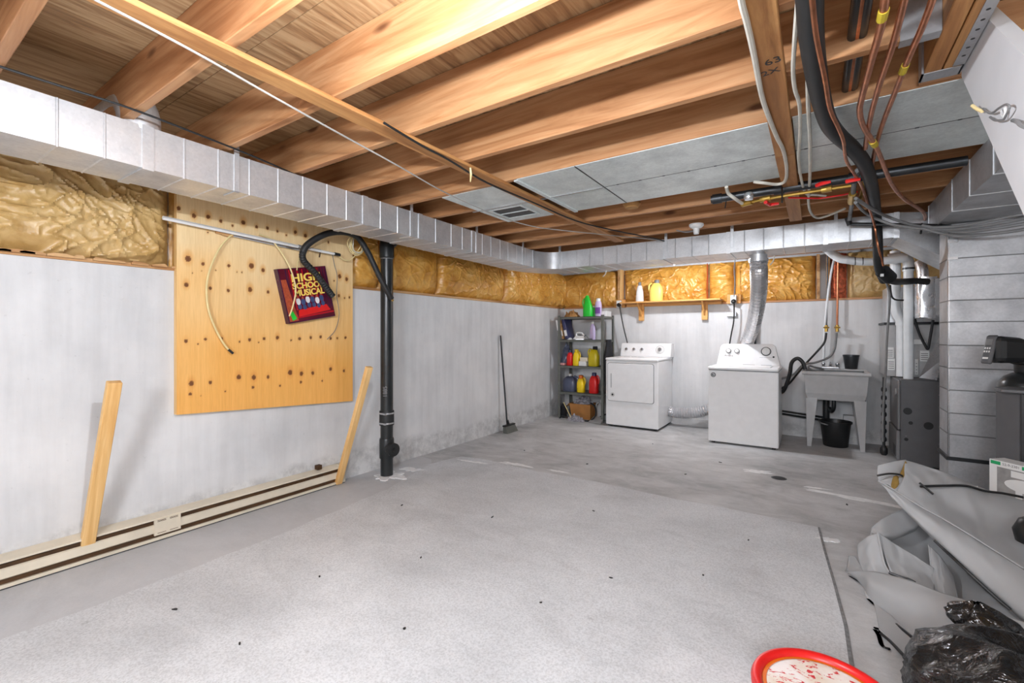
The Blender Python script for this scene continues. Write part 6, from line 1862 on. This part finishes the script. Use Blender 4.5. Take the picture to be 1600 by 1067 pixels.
canvas([[(0.429,3.435,0.578),(0.507,3.475,0.551),(0.607,3.505,0.52),(0.701,3.52,0.478),(0.793,3.533,0.442),(0.923,3.524,0.415),(1.057,3.517,0.385)],
        [(0.419,3.356,0.537),(0.491,3.368,0.503),(0.588,3.397,0.477),(0.679,3.409,0.463),(0.761,3.392,0.416),(0.885,3.378,0.373),(1.012,3.367,0.33)],
        [(0.407,3.3,0.51),(0.478,3.275,0.456),(0.567,3.274,0.398),(0.652,3.271,0.364),(0.726,3.236,0.327),(0.839,3.204,0.285),(0.949,3.156,0.243)],
        [(0.364,3.211,0.445),(0.462,3.169,0.39),(0.543,3.139,0.355),(0.616,3.091,0.321),(0.685,3.053,0.285),(0.786,3.0,0.234),(0.885,2.946,0.186)]], amp=0.02, seed=7, nu=60, nv=26)
canvas([[(0.3,3.349,0.545),(0.343,3.378,0.559),(0.388,3.419,0.568),(0.437,3.452,0.575)],
        [(0.295,3.322,0.503),(0.339,3.339,0.52),(0.388,3.371,0.528),(0.417,3.385,0.507)],
        [(0.299,3.3,0.465),(0.342,3.304,0.501),(0.377,3.322,0.509),(0.409,3.337,0.5)]], name='end_fold', amp=0.002, seed=8, nu=20, nv=12)
canvas([[(0.429,3.411,0.576),(0.446,3.392,0.539),(0.45,3.359,0.498)], [(0.407,3.366,0.529),(0.419,3.356,0.511),(0.44,3.346,0.496)], [(0.389,3.33,0.502),(0.411,3.333,0.498),(0.433,3.335,0.494)]], name='lining_fold', amp=0.0, mat='lining', nu=10, nv=8)
canvas([[(0.363,3.301,0.505),(0.381,3.313,0.509),(0.392,3.314,0.493)], [(0.35,3.25,0.474),(0.369,3.257,0.469),(0.382,3.271,0.481)], [(0.35,3.226,0.459),(0.361,3.233,0.456),(0.374,3.254,0.47)]], name='lining_fold', amp=0.0, mat='lining', nu=10, nv=8)
canvas([[(0.294,3.279,0.47),(0.364,3.307,0.497),(0.447,3.339,0.496),(0.486,3.292,0.466),(0.53,3.25,0.392)],
        [(0.31,3.272,0.461),(0.369,3.25,0.463),(0.435,3.246,0.442),(0.484,3.231,0.405),(0.53,3.202,0.367)],
        [(0.326,3.258,0.464),(0.392,3.218,0.435),(0.44,3.19,0.409),(0.486,3.16,0.384),(0.532,3.143,0.36)]], amp=0.004, seed=11, nu=30)
canvas([[(0.297,3.251,0.475),(0.363,3.198,0.449),(0.459,3.149,0.399),(0.54,3.118,0.364),(0.612,3.07,0.331),(0.7,3.027,0.284),(0.782,2.985,0.242),(0.881,2.931,0.195)],
        [(0.326,3.21,0.445),(0.384,3.152,0.412),(0.46,3.083,0.377),(0.54,3.028,0.332),(0.616,2.983,0.283),(0.691,2.924,0.23),(0.762,2.863,0.181),(0.84,2.796,0.128)],
        [(0.341,3.196,0.418),(0.394,3.135,0.372),(0.456,3.056,0.327),(0.53,2.998,0.267),(0.607,2.941,0.202),(0.676,2.878,0.147),(0.744,2.803,0.096),(0.81,2.751,0.05)],
        [(0.347,3.224,0.403),(0.4,3.163,0.354),(0.464,3.098,0.295),(0.527,3.043,0.241),(0.597,2.994,0.182),(0.669,2.934,0.121),(0.744,2.876,0.058),(0.814,2.826,0.001)]], amp=0.012, seed=12, nu=60, nv=26)
piping([(0.48,3.288,0.47),(0.582,3.363,0.472),(0.681,3.416,0.475),(0.76,3.439,0.456),(0.835,3.453,0.453),(0.904,3.451,0.447)])
piping([(0.475,3.291,0.489),(0.505,3.281,0.463),(0.529,3.273,0.442)], 0.004)
piping([(0.296,3.238,0.482),(0.361,3.185,0.456),(0.457,3.135,0.406),(0.537,3.105,0.371),(0.609,3.056,0.339),(0.697,3.013,0.292),(0.778,2.971,0.25)], 0.004, 'canvas')
piping([(0.499,3.061,0.269),(0.535,3.025,0.238),(0.593,2.955,0.192),(0.664,2.894,0.132),(0.711,2.86,0.097)])
piping([(0.275,3.031,0.263),(0.282,2.977,0.21),(0.292,2.923,0.151),(0.309,2.892,0.124)], 0.005, 'canvas')
piping([(0.305,2.884,0.13),(0.354,2.868,0.126),(0.376,2.859,0.128),(0.398,2.849,0.124)])
piping([(0.219,2.826,-0.033),(0.293,2.683,-0.007),(0.352,2.554,0.008),(0.42,2.479,0.003)])
piping([(0.157,3.037,-0.018),(0.185,3.008,-0.03),(0.21,2.976,-0.041)], 0.004)
piping([(0.294,3.279,0.499),(0.345,3.289,0.516),(0.392,3.314,0.514),(0.409,3.32,0.505)], 0.004)
piping([(0.24,2.527,0.003),(0.27,2.476,0.005),(0.303,2.366,0.019)], 0.005)
piping([(0.222,2.552,-0.016),(0.232,2.51,-0.018),(0.236,2.441,-0.009),(0.251,2.427,-0.001),(0.258,2.42,0.003)], 0.006)
piping([(0.223,2.565,-0.023),(0.239,2.563,-0.011),(0.241,2.54,-0.014),(0.227,2.531,-0.023)], 0.006)
# black boot-like thing half hidden in the folds
m = MB(); m.lathe([(0.02, 0), (0.06, 0.02), (0.07, 0.07), (0.05, 0.12), (0.02, 0.14)], (0.84,3.084,0.316), 30)
tag(m.build('dark_shoe', 'black', None, True), 'dark rounded object poking out of the canvas folds at the right edge', 'shoe')

# ================================================================ black rubbish bag
M['bagfilm'] = plain('black_bag_film', (22, 22, 23), 0.16, 0, 0.2, 8, 0, 0.8)
nt = M['bagfilm'].node_tree
bump(nt, nt.nodes['Principled BSDF'], noise_tex(nt, coords(nt, (1, 1, 1)), 16, 4, 0.6, 1.6), 0.55, 0.02)
bg = thing('rubbish_bag', 'shiny black plastic rubbish bag tied at the top, in front of the canvas heap', 'bag', (0.5, 2.0, 0))
bc = Vector((0.505, 1.975, 0.0))


def ridge(v):
    return 1 - abs(noise.noise(v)) * 2


def bagf(u, w):
    a = 2 * PI * u
    ph = PI * w
    r = math.sin(ph) ** 0.75
    z = 0.345 * (0.5 + 0.5 * math.cos(ph)) if w < 0.5 else 0.345 * (0.5 + 0.5 * math.cos(ph))
    q = Vector((math.cos(a) * r * 1.6, math.sin(a) * r * 1.6, z * 5 + 2))
    k = 1 + 0.10 * noise.noise(q * 1.2) + 0.075 * max(0, ridge(q * 1.7 + Vector((noise.noise(q), 0, 0)))) ** 2 + 0.035 * ridge(q * 4.2) ** 3
    rad = 0.265 * r * k
    x = bc.x + rad * math.cos(a)
    y = bc.y + rad * 0.95 * math.sin(a)
    return (x, y, max(0.002, z * (1 + 0.12 * noise.noise(q * 1.6))))


m = MB(); m.grid(bagf, 140, 70); m.build('bag_body', 'bagfilm', bg, True)
kc = Vector((0.514,2.29,0.245))


def knotf(u, w):
    a = 2 * PI * u
    prof_ = [0.12, 0.07, 0.062, 0.088, 0.092, 0.06, 0.012]
    x = w * 6
    i = min(int(x), 5)
    rr = prof_[i] + (prof_[i + 1] - prof_[i]) * (x - i)
    q = Vector((math.cos(a) * 2, math.sin(a) * 2, w * 3 + 8))
    rr *= 1 + 0.3 * noise.noise(q * 1.2) + 0.12 * max(0, ridge(q * 1.8)) ** 3
    return (kc.x + rr * math.cos(a) - 0.03 * w, kc.y + rr * 0.75 * math.sin(a), kc.z - 0.06 + 0.15 * w + 0.012 * noise.noise(q * 1.1))


m = MB(); m.grid(knotf, 60, 26); m.build('tied_neck', 'bagfilm', bg, True)
m = MB(); m.prism(blot(0, 0, 0.035, 0.018, 4.4, 0.6, 14, 0.7), 0, 0.003)
c = Vector((0.4,1.949,0.241)); rr_ = Matrix.Rotation(math.radians(60), 3, 'X'); m.v = [tuple(rr_ @ Vector(q) + c) for q in m.v]; m.build('torn_scrap', 'pink', bg)

# ================================================================ red tub with worn white lid
tc = Vector((0.0256, 1.7046, 0)); TR = 0.204
tb = thing('red_tub', 'round red plastic tub with a worn white lid at the bottom edge', 'tub', tuple(tc))
m = MB(); m.lathe([(0.165, 0.007), (0.172, 0.012), (0.185, 0.16), (0.19, 0.175), (0.17, 0.178)], tc, 56); m.build('tub_wall', 'red', tb, 50)
m = MB(); m.lathe([(TR - 0.03, 0.165), (TR - 0.012, 0.162), (TR - 0.001, 0.172), (TR, 0.185), (TR - 0.006, 0.197), (TR - 0.016, 0.2), (TR - 0.026, 0.196), (TR - 0.033, 0.186), (TR - 0.034, 0.176)], tc, 64, cap=False); m.build('rim', 'red', tb, True)
mw, nt, b_ = new_mat('worn_white_lid')
v_ = coords(nt, (1, 1, 1), rnd=False)
f1 = noise_tex(nt, coords(nt, (22, 42, 1), rnd=False), 1.0, 5, 0.65, 1.2)
f2 = noise_tex(nt, v_, 7, 4, 0.6)
c1 = ramp(nt, f2, [(0.35, lin((214, 196, 172))), (0.6, lin((236, 230, 226)))])
k1 = ramp(nt, f1, [(0.565, (0, 0, 0, 1)), (0.585, (1, 1, 1, 1))])
nt.links.new(mix(nt, k1, c1, lin((200, 30, 40))), b_.inputs['Base Color'])
b_.inputs['Roughness'].default_value = 0.5
m = MB(); m.lathe([(TR - 0.034, 0.172), (TR - 0.034, 0.182), (0.1, 0.184), (0.02, 0.1845)], tc, 56); m.build('white_lid', mw, tb, 40)
m = MB(); m.lathe([(TR - 0.036, 0.181), (TR - 0.034, 0.1845), (TR - 0.045, 0.1850)], tc, 56, cap=False); m.build('orange_ring', 'orange', tb, 40)

# things of one kind that carry no group yet
byk = {}
for o in bpy.data.objects:
    if o.parent is None and 'label' in o and 'group' not in o:
        byk.setdefault(o.name.split('.')[0], []).append(o)
GN = {'white_cable': 'white cables under the joists', 'grey_cable': 'grey cables swagged to the tall duct', 'copper_pipe': 'copper pipes under the joists', 'joist_pipe': 'pipes passing through the joists',
      'loose_cable': 'loose cables on the plywood', 'ceiling_cable': 'cables slung under the joists', 'vent_pipe': 'white vent pipes over the furnace', 'supply_pipe': 'water pipes above the laundry tub',
      'fill_hose': 'washer fill hoses', 'wall_outlet': 'outlets beside the wall shelf', 'power_cord': 'cords of the laundry machines', 'rag_heap': 'grey rags under the rack', 'lumber_stick': 'sticks of lumber leaning on the left wall',
      'small_carton': 'small cartons on the middle rack shelf', 'detergent_jug': 'detergent on the wall shelf', 'ceiling_bulb': 'bare ceiling bulbs', 'control_cable': 'cables beside the furnace', 'wire_tail': 'wire tails under the back duct', 'loose_wire': 'loose wires on the stair stringer'}
for k, v in byk.items():
    if len(v) > 1 and k in GN:
        for o in v:
            o['group'] = GN[k]
